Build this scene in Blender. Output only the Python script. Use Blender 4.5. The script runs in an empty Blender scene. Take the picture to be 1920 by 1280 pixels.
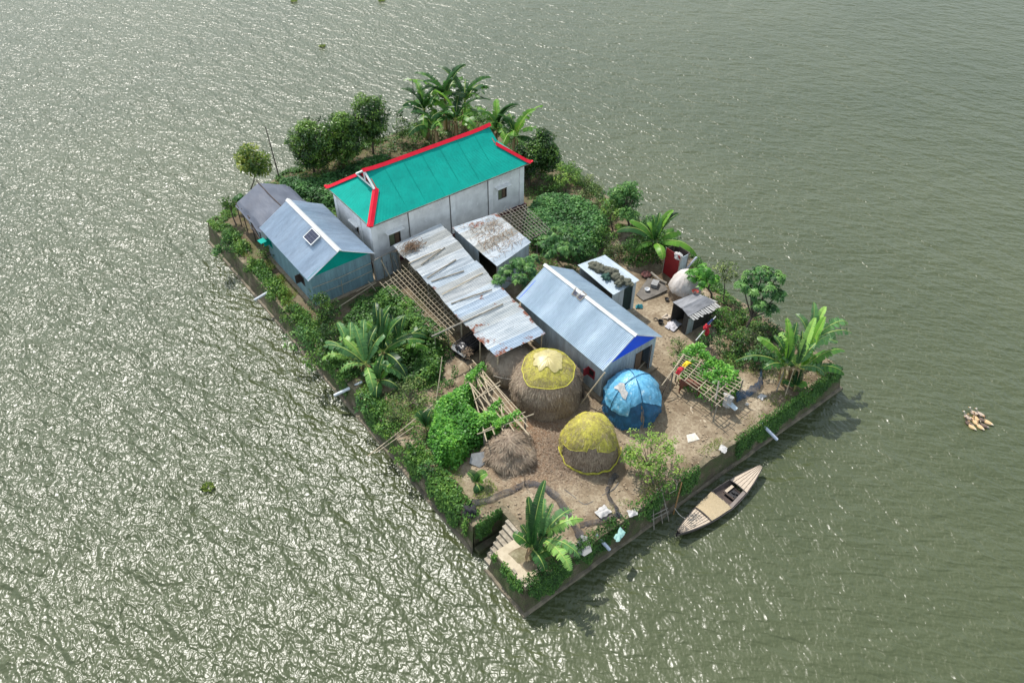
import bpy, math, random
import numpy as np
from mathutils import Vector, noise as mn
from math import sin, cos, pi, radians as R

# ---------------------------------------------------------------- camera
# world frame: origin at the island's front corner, +X along the front wall,
# +Y along the left wall, z = 0 at the water, ground at G
scene = bpy.context.scene
C = scene.collection
G = 1.6
FPX, TILT, CAMH, YAW = 1493.0, R(43), 33.0, R(37.3093)
B0 = (0.57792701, 17.91069396)
U2 = (cos(YAW), sin(YAW)); V2 = (-sin(YAW), cos(YAW))
def cam2uv(x, y):
    return (x*U2[0] + y*U2[1], x*V2[0] + y*V2[1])
CAMX, CAMY = cam2uv(-B0[0], -B0[1])
camd = bpy.data.cameras.new('camera'); cam = bpy.data.objects.new('camera', camd); C.objects.link(cam)
camd.lens = FPX/1920*36; camd.sensor_width = 36; camd.clip_start = 0.5; camd.clip_end = 9000
cam.location = (CAMX, CAMY, CAMH); cam.rotation_euler = (pi/2 - TILT, 0, -YAW)
scene.camera = cam
def at(px, py, z=G):
    """world point at height z that the photograph shows at pixel px, py (1920 wide)"""
    x = (px-960)/FPX; y = -(py-640)/FPX
    r = (x, cos(TILT)+y*sin(TILT), -sin(TILT)+y*cos(TILT))
    t = (z-CAMH)/r[2]
    u, v = cam2uv(r[0]*t - B0[0], r[1]*t - B0[1])
    return Vector((u, v, z))

# ---------------------------------------------------------------- light
SUN_AZ, SUN_EL = R(-33), R(56)      # azimuth from the camera's heading, left negative
sd = cam2uv(sin(SUN_AZ), cos(SUN_AZ))
sundir = Vector((sd[0]*cos(SUN_EL), sd[1]*cos(SUN_EL), sin(SUN_EL)))
sl = bpy.data.lights.new('sun', 'SUN'); sl.energy = 3.9; sl.angle = R(0.6); sl.color = (1, 0.96, 0.905)
so = bpy.data.objects.new('sun', sl); C.objects.link(so)
so.rotation_euler = (-sundir).to_track_quat('-Z', 'Y').to_euler()
so.location = (0, 0, 60)
w = bpy.data.worlds.new('World'); scene.world = w; w.use_nodes = True
wt = w.node_tree; bg = wt.nodes['Background']
sky = wt.nodes.new('ShaderNodeTexSky'); sky.sky_type = 'NISHITA'; sky.sun_disc = False
sky.sun_elevation = SUN_EL; sky.sun_rotation = math.atan2(sd[0], sd[1])
sky.air_density = 1.3; sky.dust_density = 2.2; sky.ozone_density = 1.6
hz = wt.nodes.new('ShaderNodeMix'); hz.data_type = 'RGBA'; hz.inputs[0].default_value = 0.5      # thin white haze over the whole sky
wtc = wt.nodes.new('ShaderNodeTexCoord'); wsp = wt.nodes.new('ShaderNodeSeparateXYZ'); wt.links.new(wtc.outputs['Generated'], wsp.inputs[0])
wr = wt.nodes.new('ShaderNodeValToRGB'); wr.color_ramp.elements[0].position = 0.22; wr.color_ramp.elements[0].color = (0.80, 0.90, 0.97, 1)   # brighter low down
wr.color_ramp.elements[1].position = 0.75; wr.color_ramp.elements[1].color = (0.47, 0.53, 0.58, 1)
wt.links.new(wsp.outputs[2], wr.inputs[0])
wv = wt.nodes.new('ShaderNodeVectorMath'); wv.operation = 'SCALE'; wv.inputs['Scale'].default_value = 9.2
wt.links.new(wr.outputs[0], wv.inputs[0]); wt.links.new(wv.outputs[0], hz.inputs[7])
wt.links.new(sky.outputs[0], hz.inputs[6]); wt.links.new(hz.outputs[2], bg.inputs[0]); bg.inputs[1].default_value = 0.15
vs = scene.view_settings
vs.view_transform = 'Standard'; vs.look = 'None'; vs.gamma = 1.0; vs.use_curve_mapping = False
vs.exposure = 0.46
scene.cycles.max_bounces = 6; scene.cycles.transparent_max_bounces = 12

# ---------------------------------------------------------------- materials
MATS = {}
def nodes(name):
    m = bpy.data.materials.new(name); m.use_nodes = True
    return m, m.node_tree, m.node_tree.nodes['Principled BSDF']
def ramp(nt, fac, stops):
    r = nt.nodes.new('ShaderNodeValToRGB'); e = r.color_ramp.elements
    while len(e) < len(stops): e.new(0.5)
    for k, (p, c) in enumerate(stops):
        e[k].position = p; e[k].color = (*c, 1) if len(c) == 3 else c
    nt.links.new(fac, r.inputs[0]); return r.outputs[0]
def noise(nt, scale, detail=5, rough=0.6, dist=0.0, vec=None, coord='Object', mapping=None, rot=0):
    if vec is None:
        tc = nt.nodes.new('ShaderNodeTexCoord'); vec = tc.outputs[coord]
        if coord == 'World':
            g = nt.nodes.new('ShaderNodeNewGeometry'); vec = g.outputs['Position']
    if mapping:
        mp = nt.nodes.new('ShaderNodeMapping'); mp.inputs['Scale'].default_value = mapping
        if rot:
            mp.vector_type = 'TEXTURE'; mp.inputs['Scale'].default_value = tuple(1/k for k in mapping)
        mp.inputs['Rotation'].default_value = (0, 0, rot)
        nt.links.new(vec, mp.inputs[0]); vec = mp.outputs[0]
    n = nt.nodes.new('ShaderNodeTexNoise'); n.inputs['Scale'].default_value = scale
    n.inputs['Detail'].default_value = detail; n.inputs['Roughness'].default_value = rough
    n.inputs['Distortion'].default_value = dist
    nt.links.new(vec, n.inputs['Vector']); return n.outputs['Fac']
def mixc(nt, fac, a, b, mode='MIX'):
    m = nt.nodes.new('ShaderNodeMix'); m.data_type = 'RGBA'; m.blend_type = mode
    for s, v in ((m.inputs[0], fac), (m.inputs[6], a), (m.inputs[7], b)):
        if hasattr(v, 'is_output'): nt.links.new(v, s)
        elif isinstance(v, (int, float)): s.default_value = v
        else: s.default_value = (*v, 1)
    return m.outputs[2]
def math_(nt, op, a, b=None, clamp=False):
    m = nt.nodes.new('ShaderNodeMath'); m.operation = op; m.use_clamp = clamp
    for s, v in ((m.inputs[0], a), (m.inputs[1], b)):
        if v is None: continue
        if hasattr(v, 'is_output'): nt.links.new(v, s)
        else: s.default_value = v
    return m.outputs[0]
def geopos(nt):
    return nt.nodes.new('ShaderNodeNewGeometry').outputs['Position']
def bump(nt, p, h, strength=0.5, dist=0.02):
    b = nt.nodes.new('ShaderNodeBump'); b.inputs['Strength'].default_value = strength
    b.inputs['Distance'].default_value = dist
    nt.links.new(h, b.inputs['Height']); nt.links.new(b.outputs[0], p.inputs['Normal'])
def simple(name, c1, c2=None, scale=4, rough=0.7, metal=0.0, bmp=0.3, bscale=None, mapping=None, bdist=0.02, spots=None, spec=None):
    """two-tone worn surface; spots = (colour, scale, threshold) adds blotches"""
    if name in MATS: return MATS[name]
    m, nt, p = nodes(name)
    c2 = c2 or tuple(x*0.7 for x in c1)
    pos = geopos(nt)
    f = noise(nt, scale, vec=pos, mapping=mapping or (1, 1, 1))
    col = ramp(nt, f, [(0.3, c2), (0.7, c1)])
    if spots:
        f2 = noise(nt, spots[1], 6, 0.7, vec=pos)
        k = ramp(nt, f2, [(spots[2], (0, 0, 0)), (min(1, spots[2]+0.08), (1, 1, 1))])
        col = mixc(nt, k, col, spots[0])
    nt.links.new(col, p.inputs['Base Color'])
    p.inputs['Roughness'].default_value = rough; p.inputs['Metallic'].default_value = metal
    if spec is not None: p.inputs['Specular IOR Level'].default_value = spec
    if bmp: bump(nt, p, noise(nt, bscale or scale*3, vec=pos, mapping=mapping or (1, 1, 1)), bmp, bdist)
    MATS[name] = m; return m
def leafmat(name, dark, mid, light, rough=0.45, trans=0.3):
    """tone attribute 0..1 per leaf: dark - mid - light; > 1 is the pale midrib"""
    m, nt, p = nodes(name)
    a = nt.nodes.new('ShaderNodeAttribute'); a.attribute_name = 'tone'
    col = ramp(nt, a.outputs['Fac'], [(0.0, dark), (0.45, mid), (0.85, light), (1.0, (0.36, 0.42, 0.12))])
    nt.links.new(col, p.inputs['Base Color']); p.inputs['Roughness'].default_value = rough
    p.inputs['Specular IOR Level'].default_value = 0.3
    t = nt.nodes.new('ShaderNodeBsdfTranslucent'); mx = nt.nodes.new('ShaderNodeMixShader')
    hs = nt.nodes.new('ShaderNodeHueSaturation'); hs.inputs['Value'].default_value = 1.5; hs.inputs['Hue'].default_value = 0.485
    nt.links.new(col, hs.inputs['Color']); nt.links.new(hs.outputs[0], t.inputs[0])
    mx.inputs[0].default_value = trans
    out = nt.nodes['Material Output']
    nt.links.new(p.outputs[0], mx.inputs[1]); nt.links.new(t.outputs[0], mx.inputs[2]); nt.links.new(mx.outputs[0], out.inputs[0])
    MATS[name] = m; return m

def tinmat(name, base, dirt, rustamt=0.0, rough=0.42, metal=0.55, along=(1, 1, 1), perobj=False, edgy=False, rustc=(0.22, 0.07, 0.03)):
    m, nt, p = nodes(name)
    pos = geopos(nt)
    f = noise(nt, 1.3, 7, 0.65, vec=pos, mapping=along)
    col = ramp(nt, f, [(0.33, dirt), (0.62, base)])
    f3 = noise(nt, 9, 4, 0.7, vec=pos, mapping=along)
    col = mixc(nt, math_(nt, 'MULTIPLY', ramp(nt, f3, [(0.5, (0, 0, 0)), (0.75, (1, 1, 1))]), 0.35), col, tuple(0.55*x for x in dirt))
    if perobj:
        oi = nt.nodes.new('ShaderNodeObjectInfo')
        t = ramp(nt, oi.outputs['Random'], [(0.0, (0.60, 0.56, 0.48)), (0.3, (0.95, 0.93, 0.88)), (0.5, (0.70, 0.79, 0.88)), (0.7, (1.05, 1.03, 0.99)), (1.0, (0.74, 0.72, 0.68))])
        col = mixc(nt, 1.0, col, t, 'MULTIPLY')
    if rustamt > 0:
        f2 = noise(nt, 1.1, 8, 0.72, vec=pos)
        if edgy:
            at_ = nt.nodes.new('ShaderNodeAttribute'); at_.attribute_name = 'tone'
            f2 = math_(nt, 'ADD', f2, math_(nt, 'MULTIPLY', at_.outputs['Fac'], 0.16))
        k = ramp(nt, f2, [(1-rustamt, (0, 0, 0)), (1-rustamt+0.05, (1, 1, 1))])
        col = mixc(nt, k, col, rustc)
        f4 = noise(nt, 6, 3, 0.6, vec=pos, mapping=along)
        k4 = ramp(nt, f4, [(0.68, (0, 0, 0)), (0.78, (0.7, 0.7, 0.7))])
        col = mixc(nt, k4, col, (0.26, 0.16, 0.1))
    nt.links.new(col, p.inputs['Base Color'])
    p.inputs['Roughness'].default_value = rough; p.inputs['Metallic'].default_value = metal
    bump(nt, p, noise(nt, 2.5, 3, vec=pos), 0.25, 0.03)
    MATS[name] = m; return m

# ---------------------------------------------------------------- mesh building
class MB:
    def __init__(s): s.v = []; s.f = []; s.t = []
    def add(s, vs, fs, tone=0.5):
        n = len(s.v); s.v += [tuple(x) for x in vs]; s.f += [tuple(i+n for i in f) for f in fs]
        s.t += [tone]*len(vs) if not hasattr(tone, '__len__') else list(tone)
        return s
    def box(s, c, size, rot=0, tone=0.5, tilt=None):
        x, y, z = (d/2 for d in size); vs = []
        for dx, dy, dz in ((-x,-y,-z),(x,-y,-z),(x,y,-z),(-x,y,-z),(-x,-y,z),(x,-y,z),(x,y,z),(-x,y,z)):
            p = Vector((dx, dy, dz))
            if tilt: p.rotate(tilt)
            vs.append((c[0]+p.x*cos(rot)-p.y*sin(rot), c[1]+p.x*sin(rot)+p.y*cos(rot), c[2]+p.z))
        return s.add(vs, [(0,3,2,1),(4,5,6,7),(0,1,5,4),(1,2,6,5),(2,3,7,6),(3,0,4,7)], tone)
    def bx(s, x0, x1, y0, y1, z0, z1, tone=0.5):
        return s.box(((x0+x1)/2, (y0+y1)/2, (z0+z1)/2), (x1-x0, y1-y0, z1-z0), 0, tone)
    def tube(s, pts, r0, r1=None, n=6, tone=0.5, cap=True):
        r1 = r0 if r1 is None else r1
        pts = [Vector(p) for p in pts]; base = len(s.v); K = len(pts)
        for i, p in enumerate(pts):
            d = (pts[min(i+1, K-1)] - pts[max(i-1, 0)]).normalized()
            a = d.cross(Vector((0, 0, 1)));
            if a.length < 0.05: a = d.cross(Vector((1, 0, 0)))
            a.normalize(); b = d.cross(a); r = r0+(r1-r0)*i/max(1, K-1)
            for k in range(n):
                s.v.append(tuple(p + (a*cos(2*pi*k/n)+b*sin(2*pi*k/n))*r)); s.t.append(tone)
        for i in range(K-1):
            for k in range(n):
                a0 = base+i*n+k; a1 = base+i*n+(k+1) % n
                s.f.append((a0, a1, a1+n, a0+n))
        if cap:
            s.f.append(tuple(base+k for k in range(n))[::-1]); s.f.append(tuple(base+(K-1)*n+k for k in range(n)))
        return s
    def slab(s, quad, th, tone=0.5):
        q = [Vector(p) for p in quad]; nn = (q[1]-q[0]).cross(q[-1]-q[0]).normalized()*th
        n = len(q); vs = q + [p-nn for p in q]
        fs = [tuple(range(n)), tuple(range(2*n-1, n-1, -1))] + [(i, i+n, (i+1) % n+n, (i+1) % n) for i in range(n)]
        return s.add(vs, fs, tone)
    def grid(s, fn, nu, nv, tone=0.5, wrap=False):
        base = len(s.v); cu = nu if wrap else nu+1
        for j in range(nv+1):
            for i in range(cu):
                s.v.append(tuple(fn(i/nu, j/nv))); s.t.append(tone)
        for j in range(nv):
            for i in range(nu):
                a = base+j*cu+i; b = base+j*cu+(i+1) % cu
                s.f.append((a, b, b+cu, a+cu))
        return s
    def blob(s, c, rx, ry, rz, n=10, m=7, jit=0.0, seed=0, tone=0.5):
        def fn(u, v):
            th = v*pi; ph = u*2*pi
            d = Vector((sin(th)*cos(ph), sin(th)*sin(ph), cos(th)))
            k = 1+jit*mn.noise(d*1.7+Vector((seed, seed*2.1, 0)))*2
            return (c[0]+d.x*rx*k, c[1]+d.y*ry*k, c[2]+d.z*rz*k)
        return s.grid(fn, n, m, tone, wrap=True)
def wloc(o):
    l = Vector((0, 0, 0))
    while o: l += o.location; o = o.parent
    return l
def obj(name, mb, mat, parent=None, smooth=False, label=None):
    if isinstance(mb, MB): V = np.array(mb.v, dtype=np.float32).reshape(-1, 3); F = mb.f; T = np.array(mb.t, dtype=np.float32)
    else: V, F, T = mb
    if parent: off = np.array(wloc(parent)); loc = (0, 0, 0)
    else:
        off = np.array([V[:, 0].mean(), V[:, 1].mean(), V[:, 2].min()]); loc = tuple(float(x) for x in off)
    V = (V-off).astype(np.float32)
    me = bpy.data.meshes.new(name)
    if isinstance(F, np.ndarray):
        n = F.shape[1]; me.vertices.add(len(V)); me.vertices.foreach_set('co', V.ravel())
        me.loops.add(F.size); me.loops.foreach_set('vertex_index', F.ravel().astype(np.int32))
        me.polygons.add(len(F)); me.polygons.foreach_set('loop_start', np.arange(0, F.size, n, dtype=np.int32))
        me.polygons.foreach_set('loop_total', np.full(len(F), n, dtype=np.int32)); me.update(calc_edges=True)
    else: me.from_pydata(V.tolist(), [], F)
    a = me.attributes.new('tone', 'FLOAT', 'POINT'); a.data.foreach_set('value', T.astype(np.float32))
    if smooth: me.polygons.foreach_set('use_smooth', np.ones(len(me.polygons), dtype=bool))
    me.materials.append(mat)
    o = bpy.data.objects.new(name, me); o.location = loc; C.objects.link(o)
    if parent: o.parent = parent
    if label: o['label'] = label
    return o
def tag(o, label, cat, group=None, kind=None):
    o['label'] = label; o['category'] = cat
    if group: o['group'] = group
    if kind: o['kind'] = kind
    return o
def struct(o): o['kind'] = 'structure'; return o
def thing(name, label, cat, loc, group=None):
    o = bpy.data.objects.new(name, None); C.objects.link(o); o.location = loc; o.empty_display_size = 0.3
    return tag(o, label, cat, group)
def copy_tree(o, parent=None):
    c = o.copy(); C.objects.link(c); c.parent = parent
    for ch in list(o.children): copy_tree(ch, c)
    return c

# leaf blades: numpy rhombi, base point, direction, up normal, length, width
rng = np.random.default_rng(7)
random.seed(5)
def unit(a): return a/np.maximum(1e-6, np.linalg.norm(a, axis=-1, keepdims=True))
def blades(base, d, n, L, W, tone, droop=0.15, mid=0.45):
    d = unit(d); s = unit(np.cross(d, n)); up = unit(np.cross(s, d))
    L = np.broadcast_to(L, len(base))[:, None]; W = np.broadcast_to(W, len(base))[:, None]
    c = base+d*L*mid
    v0 = base; v1 = c+s*W*0.5+up*W*0.12; v2 = base+d*L-up*L*droop; v3 = c-s*W*0.5+up*W*0.12
    V = np.stack([v0, v1, v2, v3], 1).reshape(-1, 3)
    F = np.arange(len(V)).reshape(-1, 4)
    return V, F, np.repeat(np.broadcast_to(tone, len(base)), 4)
def merge(parts):
    V = []; F = []; T = []; n = 0
    for v, f, t in parts:
        V.append(v); F.append(f+n); T.append(t); n += len(v)
    return np.concatenate(V), np.concatenate(F), np.concatenate(T)
def rdir(n):
    return unit(rng.normal(size=(n, 3)))
def crown(clumps, per, size, asp=0.5, tone=(0.1, 0.8), hang=0.2, shell=0.55):
    """clumps: list of (centre, radius, flat); leaves spread through each clump's outer volume"""
    out = []
    for (c, r, flat) in clumps:
        n = int(per*r*r) + 8
        q = rdir(n); q[:, 2] *= flat
        rad = r*(shell+(1-shell)*rng.random((n, 1))**0.6)
        p = np.array(c)+q*rad
        nr = unit(unit(q)*0.8+np.array([0, 0, 0.7])+rng.normal(size=(n, 3))*0.45)
        d = unit(np.cross(nr, rdir(n)))+unit(q)*0.5; d[:, 2] -= hang
        t0 = rng.uniform(*tone)*0.8-0.1
        t = np.clip(t0+rng.uniform(*tone, n)*0.5+rng.normal(size=n)*0.08, 0, 0.88)
        sz = size*rng.uniform(0.6, 1.25, n)
        out.append(blades(p, d, nr, sz, sz*asp, t))
    return merge(out)
def inpoly(x, y, poly):
    r = np.zeros(len(x), bool); n = len(poly)
    for i in range(n):
        x1, y1 = poly[i][:2]; x2, y2 = poly[(i+1) % n][:2]
        c = ((y1 > y) != (y2 > y)) & (x < (x2-x1)*(y-y1)/(y2-y1+1e-12)+x1); r ^= c
    return r
def scatter(poly, n):
    P = np.array([p[:2] for p in poly]); lo = P.min(0); hi = P.max(0); X = np.zeros((0, 2))
    while len(X) < n:
        q = lo+(hi-lo)*rng.random((n*2, 2)); X = np.concatenate([X, q[inpoly(q[:, 0], q[:, 1], P)]])
    return X[:n]
def vnoise(X, sc, seed=0):
    return np.array([mn.noise(Vector((x*sc+seed*7.3, y*sc-seed*3.1, seed*1.7))) for x, y in X])

# ---------------------------------------------------------------- water
def make_water():
    m, nt, p = nodes('river_water')
    pos = geopos(nt)
    sp = nt.nodes.new('ShaderNodeSeparateXYZ'); nt.links.new(pos, sp.inputs[0])
    big = noise(nt, 0.035, 3, 0.5, vec=pos)
    col = ramp(nt, big, [(0.35, (0.044, 0.056, 0.021)), (0.65, (0.060, 0.071, 0.030))])
    nt.links.new(col, p.inputs['Base Color'])
    p.inputs['Roughness'].default_value = 0.34; p.inputs['IOR'].default_value = 1.45
    # waves: swell, chop, ripples (heights in metres); the windward side of the island is rougher
    d = math_(nt, 'ADD', math_(nt, 'MULTIPLY', sp.outputs[0], 0.83), math_(nt, 'MULTIPLY', sp.outputs[1], -0.55))
    rough = ramp(nt, math_(nt, 'ADD', math_(nt, 'MULTIPLY', d, 1/60.0), 0.5), [(0.25, (1, 1, 1)), (0.52, (0.5, 0.5, 0.5))])
    a = noise(nt, 0.5, 1, 0.5, 0.6, vec=pos, mapping=(0.6, 1.5, 1), rot=R(100))
    b = noise(nt, 1.5, 1, 0.5, 0.8, vec=pos, mapping=(0.62, 1.2, 1), rot=R(112))
    c = noise(nt, 3.6, 0.6, 0.5, 0.5, vec=pos, mapping=(0.75, 1.1, 1), rot=R(78))
    h = math_(nt, 'ADD', math_(nt, 'MULTIPLY', a, WV[0]), math_(nt, 'ADD', math_(nt, 'MULTIPLY', b, WV[1]), math_(nt, 'MULTIPLY', c, WV[2])))
    e = noise(nt, 6.5, 0, 0.5, 0.3, vec=pos, mapping=(1, 1.2, 1), rot=R(50))
    h = math_(nt, 'ADD', h, math_(nt, 'MULTIPLY', e, WV[3]))
    h = math_(nt, 'MULTIPLY', h, rough)
    s1 = noise(nt, 1.9, 1, 0.5, 0.5, vec=pos, mapping=(0.42, 1.5, 1), rot=R(-46))
    s2 = noise(nt, 0.6, 1, 0.5, 0.4, vec=pos, mapping=(0.5, 1.3, 1), rot=R(-38))
    st = math_(nt, 'ADD', math_(nt, 'MULTIPLY', s1, 0.13), math_(nt, 'MULTIPLY', s2, 0.20))
    h = math_(nt, 'ADD', h, math_(nt, 'MULTIPLY', st, math_(nt, 'MULTIPLY', math_(nt, 'SUBTRACT', 1.05, rough), 1.25)))
    bump(nt, p, h, 1.0, 1.0)
    mb = MB(); s = 4000
    mb.add([(-s, -s, 0), (s, -s, 0), (s, s, 0), (-s, s, 0)], [(0, 1, 2, 3)])
    struct(obj('water', mb, m))
WV = (0.34, 0.17, 0.105, 0.038)
make_water()

# ---------------------------------------------------------------- island body
POLY = [(0, 0), (22.4, 0), (22.4, 9), (23.5, 12.5), (24.0, 27), (23.6, 38.2), (6.6, 37.9), (2.3, 36.0), (-0.3, 35.1),
        (0.05, 4.0), (1.62, 3.85), (1.62, 2.3), (0, 2.3)]
def poly_dist(x, y):
    D = np.full(len(x), 1e9); n = len(POLY)
    for i in range(n):
        a = np.array(POLY[i]); b = np.array(POLY[(i+1) % n]); ab = b-a
        t = np.clip(((x-a[0])*ab[0]+(y-a[1])*ab[1])/(ab@ab), 0, 1)
        D = np.minimum(D, np.hypot(x-a[0]-t*ab[0], y-a[1]-t*ab[1]))
    return D
MOUNDS = []   # (x, y, r, h)
def ground_z(x, y):
    z = G + 0.05 + 0.10*mn.noise(Vector((x*0.35, y*0.35, 3.3))) + 0.05*mn.noise(Vector((x*1.3, y*1.3, 9.1))) + 0.02*mn.noise(Vector((x*5, y*5, 1.1)))
    return z
def make_ground():
    S = 0.13
    xs = np.arange(-0.3, 24.2, S); ys = np.arange(0, 38.4, S)
    X, Y = np.meshgrid(xs, ys); x = X.ravel(); y = Y.ravel()
    ins = inpoly(x, y, POLY); D = poly_dist(x, y)
    jit = np.array([mn.noise(Vector((a*1.1, b*1.1, 5))) for a, b in zip(x, y)])
    ok = ins & (D > 0.13+0.10*jit)
    z = np.array([ground_z(a, b) for a, b in zip(x, y)])
    edge = np.clip((D-0.15)/0.5, 0, 1)
    z = (G-0.03)*(1-edge)+z*edge
    V = np.stack([x, y, z], 1); nx = len(xs)
    idx = np.arange(len(x)).reshape(len(ys), nx)
    q = np.stack([idx[:-1, :-1], idx[:-1, 1:], idx[1:, 1:], idx[1:, :-1]], -1).reshape(-1, 4)
    q = q[ok[q].all(1)]
    used = np.unique(q); mp = np.zeros(len(x), int); mp[used] = np.arange(len(used))
    m, nt, p = nodes('packed_earth')
    pos = geopos(nt)
    f = noise(nt, 0.7, 8, 0.65, vec=pos)
    col = ramp(nt, f, [(0.3, (0.14, 0.107, 0.068)), (0.5, (0.29, 0.235, 0.158)), (0.72, (0.45, 0.385, 0.28))])
    f2 = noise(nt, 7, 6, 0.7, vec=pos)
    col = mixc(nt, ramp(nt, f2, [(0.42, (0.6, 0.6, 0.6)), (0.58, (0, 0, 0))]), col, (0.16, 0.115, 0.075))
    fd = noise(nt, 0.45, 5, 0.6, 1.2, vec=pos)
    col = mixc(nt, ramp(nt, fd, [(0.50, (0, 0, 0)), (0.64, (0.75, 0.75, 0.75))]), col, (0.13, 0.092, 0.058))
    # straw litter round the stacks
    sp = nt.nodes.new('ShaderNodeSeparateXYZ'); nt.links.new(pos, sp.inputs[0])
    def dist_mask(cx, cy, r0, r1):
        dx = math_(nt, 'SUBTRACT', sp.outputs[0], cx); dy = math_(nt, 'SUBTRACT', sp.outputs[1], cy)
        dd = math_(nt, 'SQRT', math_(nt, 'ADD', math_(nt, 'MULTIPLY', dx, dx), math_(nt, 'MULTIPLY', dy, dy)))
        dd = math_(nt, 'ADD', dd, math_(nt, 'MULTIPLY', math_(nt, 'SUBTRACT', noise(nt, 1.4, 5, 0.7, vec=pos), 0.5), 2.5))
        return math_(nt, 'DIVIDE', math_(nt, 'SUBTRACT', r1, dd), r1-r0, True)
    lit = dist_mask(5.4, 6.2, 1.6, 3.4)
    f3 = noise(nt, 14, 5, 0.75, 1.5, vec=pos)
    litc = ramp(nt, f3, [(0.35, (0.10, 0.055, 0.032)), (0.52, (0.22, 0.13, 0.075)), (0.68, (0.40, 0.28, 0.18))])
    col = mixc(nt, math_(nt, 'MULTIPLY', lit, 0.9), col, litc)
    # moss and low green in the gardens: left strip, back
    fg = noise(nt, 0.8, 6, 0.7, vec=pos)
    left = math_(nt, 'DIVIDE', math_(nt, 'SUBTRACT', 2.6, sp.outputs[0]), 2.6, True)
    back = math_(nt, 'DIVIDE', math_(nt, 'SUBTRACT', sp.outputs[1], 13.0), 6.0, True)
    g = math_(nt, 'MULTIPLY', math_(nt, 'MAXIMUM', math_(nt, 'MULTIPLY', left, 0.7), back), ramp(nt, fg, [(0.42, (0, 0, 0)), (0.6, (1, 1, 1))]))
    col = mixc(nt, math_(nt, 'MULTIPLY', g, 0.75), col, ramp(nt, f3, [(0.3, (0.03, 0.05, 0.015)), (0.7, (0.10, 0.14, 0.035))]))
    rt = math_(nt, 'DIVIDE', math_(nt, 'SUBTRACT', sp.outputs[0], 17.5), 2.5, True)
    garden_shade = math_(nt, 'MAXIMUM', math_(nt, 'MULTIPLY', back, ramp(nt, fg, [(0.3, (1, 1, 1)), (0.62, (0.35, 0.35, 0.35))])), math_(nt, 'MULTIPLY', rt, ramp(nt, f, [(0.4, (1, 1, 1)), (0.62, (0, 0, 0))])))
    col = mixc(nt, math_(nt, 'MULTIPLY', garden_shade, 0.85), col, (0.085, 0.062, 0.038))  # deep shade under the back and right garden plants, painted as darker soil
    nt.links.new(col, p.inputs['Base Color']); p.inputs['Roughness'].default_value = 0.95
    p.inputs['Specular IOR Level'].default_value = 0.15
    bump(nt, p, math_(nt, 'ADD', f2, f3), 0.7, 0.03)
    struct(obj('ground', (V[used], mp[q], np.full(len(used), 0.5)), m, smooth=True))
make_ground()

def wallmat():
    m, nt, p = nodes('mossy_brick')
    pos = geopos(nt)
    f = noise(nt, 1.2, 7, 0.7, vec=pos)
    col = ramp(nt, f, [(0.3, (0.045, 0.034, 0.022)), (0.5, (0.13, 0.10, 0.06)), (0.7, (0.26, 0.21, 0.14))])
    f2 = noise(nt, 0.9, 6, 0.75, vec=pos, mapping=(1, 1, 1.5))
    col = mixc(nt, ramp(nt, f2, [(0.42, (0, 0, 0)), (0.56, (0.9, 0.9, 0.9))]), col, (0.075, 0.098, 0.028))
    br = nt.nodes.new('ShaderNodeTexBrick'); br.inputs['Scale'].default_value = 1.0
    br.inputs['Brick Width'].default_value = 0.25; br.inputs['Row Height'].default_value = 0.085; br.inputs['Mortar Size'].default_value = 0.010
    cx = nt.nodes.new('ShaderNodeCombineXYZ'); sp = nt.nodes.new('ShaderNodeSeparateXYZ'); nt.links.new(pos, sp.inputs[0])
    nt.links.new(math_(nt, 'ADD', sp.outputs[0], sp.outputs[1]), cx.inputs[0]); nt.links.new(sp.outputs[2], cx.inputs[1])
    nt.links.new(cx.outputs[0], br.inputs['Vector'])
    col = mixc(nt, math_(nt, 'MULTIPLY', br.outputs['Fac'], 0.6), col, (0.02, 0.017, 0.012))
    # pale dry top course and wet dark foot
    top = ramp(nt, math_(nt, 'DIVIDE', sp.outputs[2], G), [(0.96, (0, 0, 0)), (0.995, (1, 1, 1))])
    col = mixc(nt, top, col, ramp(nt, f, [(0.35, (0.07, 0.065, 0.035)), (0.5, (0.16, 0.13, 0.08)), (0.75, (0.36, 0.29, 0.20))]))
    nt.links.new(col, p.inputs['Base Color']); p.inputs['Roughness'].default_value = 0.9
    hh = math_(nt, 'SUBTRACT', noise(nt, 8, 6, 0.7, vec=pos), math_(nt, 'MULTIPLY', br.outputs['Fac'], 0.8))
    bump(nt, p, hh, 0.8, 0.04); return m
WALLM = wallmat()
LEDGEM = simple('wet_concrete', (0.22, 0.18, 0.12), (0.06, 0.052, 0.034), 2.2, 0.8, bmp=0.6, bscale=9)
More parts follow.
